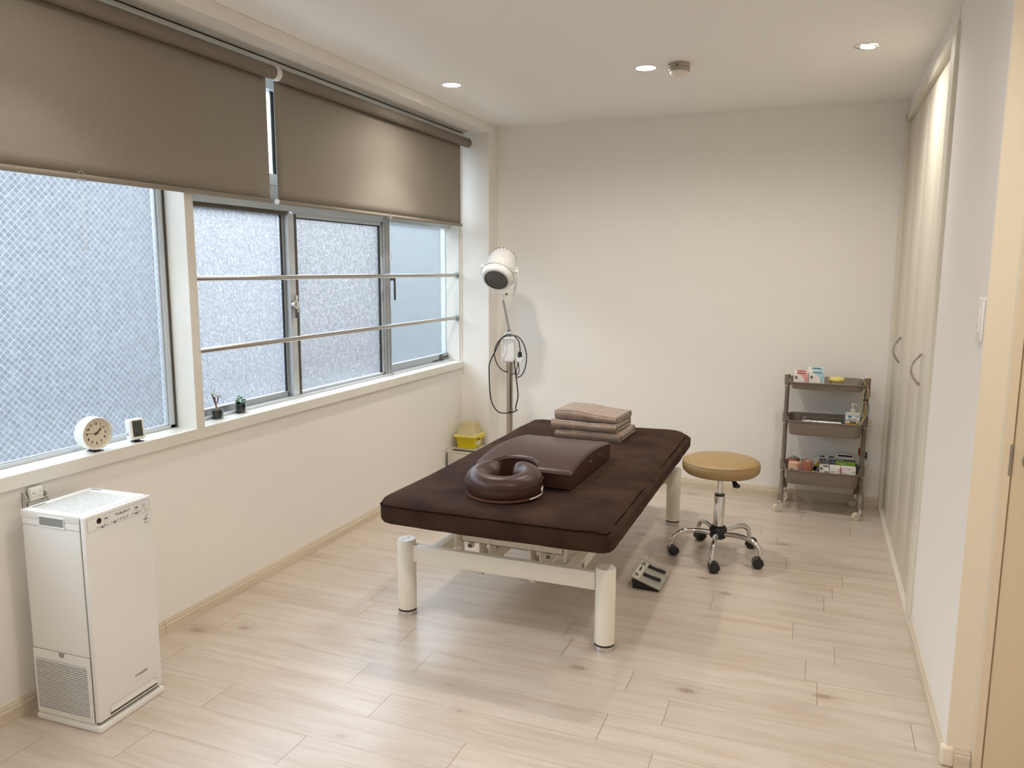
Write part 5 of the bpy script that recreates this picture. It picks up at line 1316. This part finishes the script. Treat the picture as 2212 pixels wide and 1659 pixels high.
t, w, dd, h = carton('striped_packet', 'small white packet with dark arch prints, left of the barcode box', 2.528, 2.556, 5.018, 5.05, FL3, FL3 + .104, M_paper)
for x in (-.007, .006): MB().prism([(x - .004, .070), (x + .004, .070), (x + .004, .090), (x + .001, .096), (x - .003, .088)], 'y', -dd / 2 - .0008, -dd / 2, 0).build('arch_print', M_blackm, t)
t = thing('glue_tube', 'black tube with golden nozzle leaning in the bottom tray', 'tube', (2.470, 5.15, FL3 + .06), 0)
q = MB(); q.cyl((0, 0, 0), (.012, -.012, .034), .013, .009, n=18); q.build('tube_body', M_black, t); MB().cyl((.012, -.012, .034), (.020, -.020, .062), .0085, .004, n=16).build('nozzle', mat('golden_cap', srgb(206, 166, 60), .35), t); MB().cyl((.020, -.020, .062), (.0215, -.0215, .068), .003, n=10).build('tip', M_lidy, t)
MB().box((-.012, -.012, -.0592), (.012, .012, .002), .002, 1).build('carton_base', M_paper, t)
t = thing('yellow_scraper', 'flat yellow plastic tool lying at the front of the bottom tray', 'tool', (2.488, 5.045, FL3 + .0722), 0)
q = MB(); q.softbox((.080, .030, .006), .003, (6, 3, 1), 3, None, Matrix.Rotation(R(2), 4, 'Y')); q.build('blade', M_lidy, t); MB().sphere((-.026, .004, .006), .008, (1.2, 1, .9)).build('grip', M_lidy, t)
carton('low_carton', 'low white carton under the yellow tool, bottom tray', 2.4515, 2.5265, 5.02, 5.07, FL3, FL3 + .068, M_paper)

# electrode leads hanging on the right upright
CC = [('yellow', srgb(226, 206, 90)), ('green', srgb(110, 150, 110)), ('black', (.02, .02, .02, 1)), ('white', srgb(226, 222, 210)), ('orange', srgb(220, 140, 70)), ('pale yellow', srgb(224, 214, 150)), ('blue-grey', srgb(90, 104, 120)), ('purple', srgb(96, 66, 84))]
for k, (cn, cc) in enumerate(CC):
    r_ = random.Random(k * 5 + 2); j = lambda a: r_.uniform(-a, a); dx = (k - 3.5) * .0028
    m = mat('lead_' + cn.replace(' ', '_'), cc, .45)
    P = [(2.711 + j(.006), 5.075, .818), (2.720 + dx * .3, 5.055 + j(.006), .838), (2.734 + dx, 5.058 + j(.01), .825), (2.741 + dx * 1.4, 5.062 + j(.012), .790), (2.738 + dx * 2, 5.07 + j(.012), .755), (2.735 + dx * .4, 5.07, .727), (2.736 + dx * 2.2, 5.07 + j(.015), .690), (2.732 + dx * 2.4, 5.07 + j(.015), .640), (2.722 + dx * 1.6, 5.065 + j(.01), .600), (2.704 + dx * 2.6, 5.055 + j(.012), .565), (2.695 + dx * 2, 5.06, .530)]
    q = MB(); q.tube(P, .0016, 6, smooth=5); o = q.build('electrode_lead', m); tag(o, cn + ' lead of the wire bundle hanging on the right side of the trolley', 'cable', 'electrode leads on the trolley')
o = MB().tube([(2.722, 5.062, .727), (2.730, 5.056, .731), (2.742, 5.056, .731), (2.748, 5.064, .727)], .0042, 8, smooth=4).build('cable_tie', M_black); tag(o, 'black tie binding the coloured wire bundle', 'cable tie')
for x, z, c, lab in ((2.722, .398, M_maroon, 'dark red clip hanging on a thin wire left of the right trolley upright'), (2.762, .378, M_black, 'black clip hanging on a thin wire right of the right trolley upright')):
    t = thing('hanging_clip', lab, 'clip', (x, 5.118, z))
    MB().tube([(0, 0, -.026), (0, 0, -.010), (0, 0, .012), (0, 0, .026)], [.004, .0075, .006, .003], 10, smooth=3).build('clip_body', c, t)
    MB().tube([(0, 0, .026), (.003, .002, .06), (.006, .004, .095), (.002 if x < 2.74 else -.006, -.02, .13), (-.010, -.035, .135)], .0009, 6, smooth=4).build('wire', M_lid if x > 2.74 else M_grey, t)
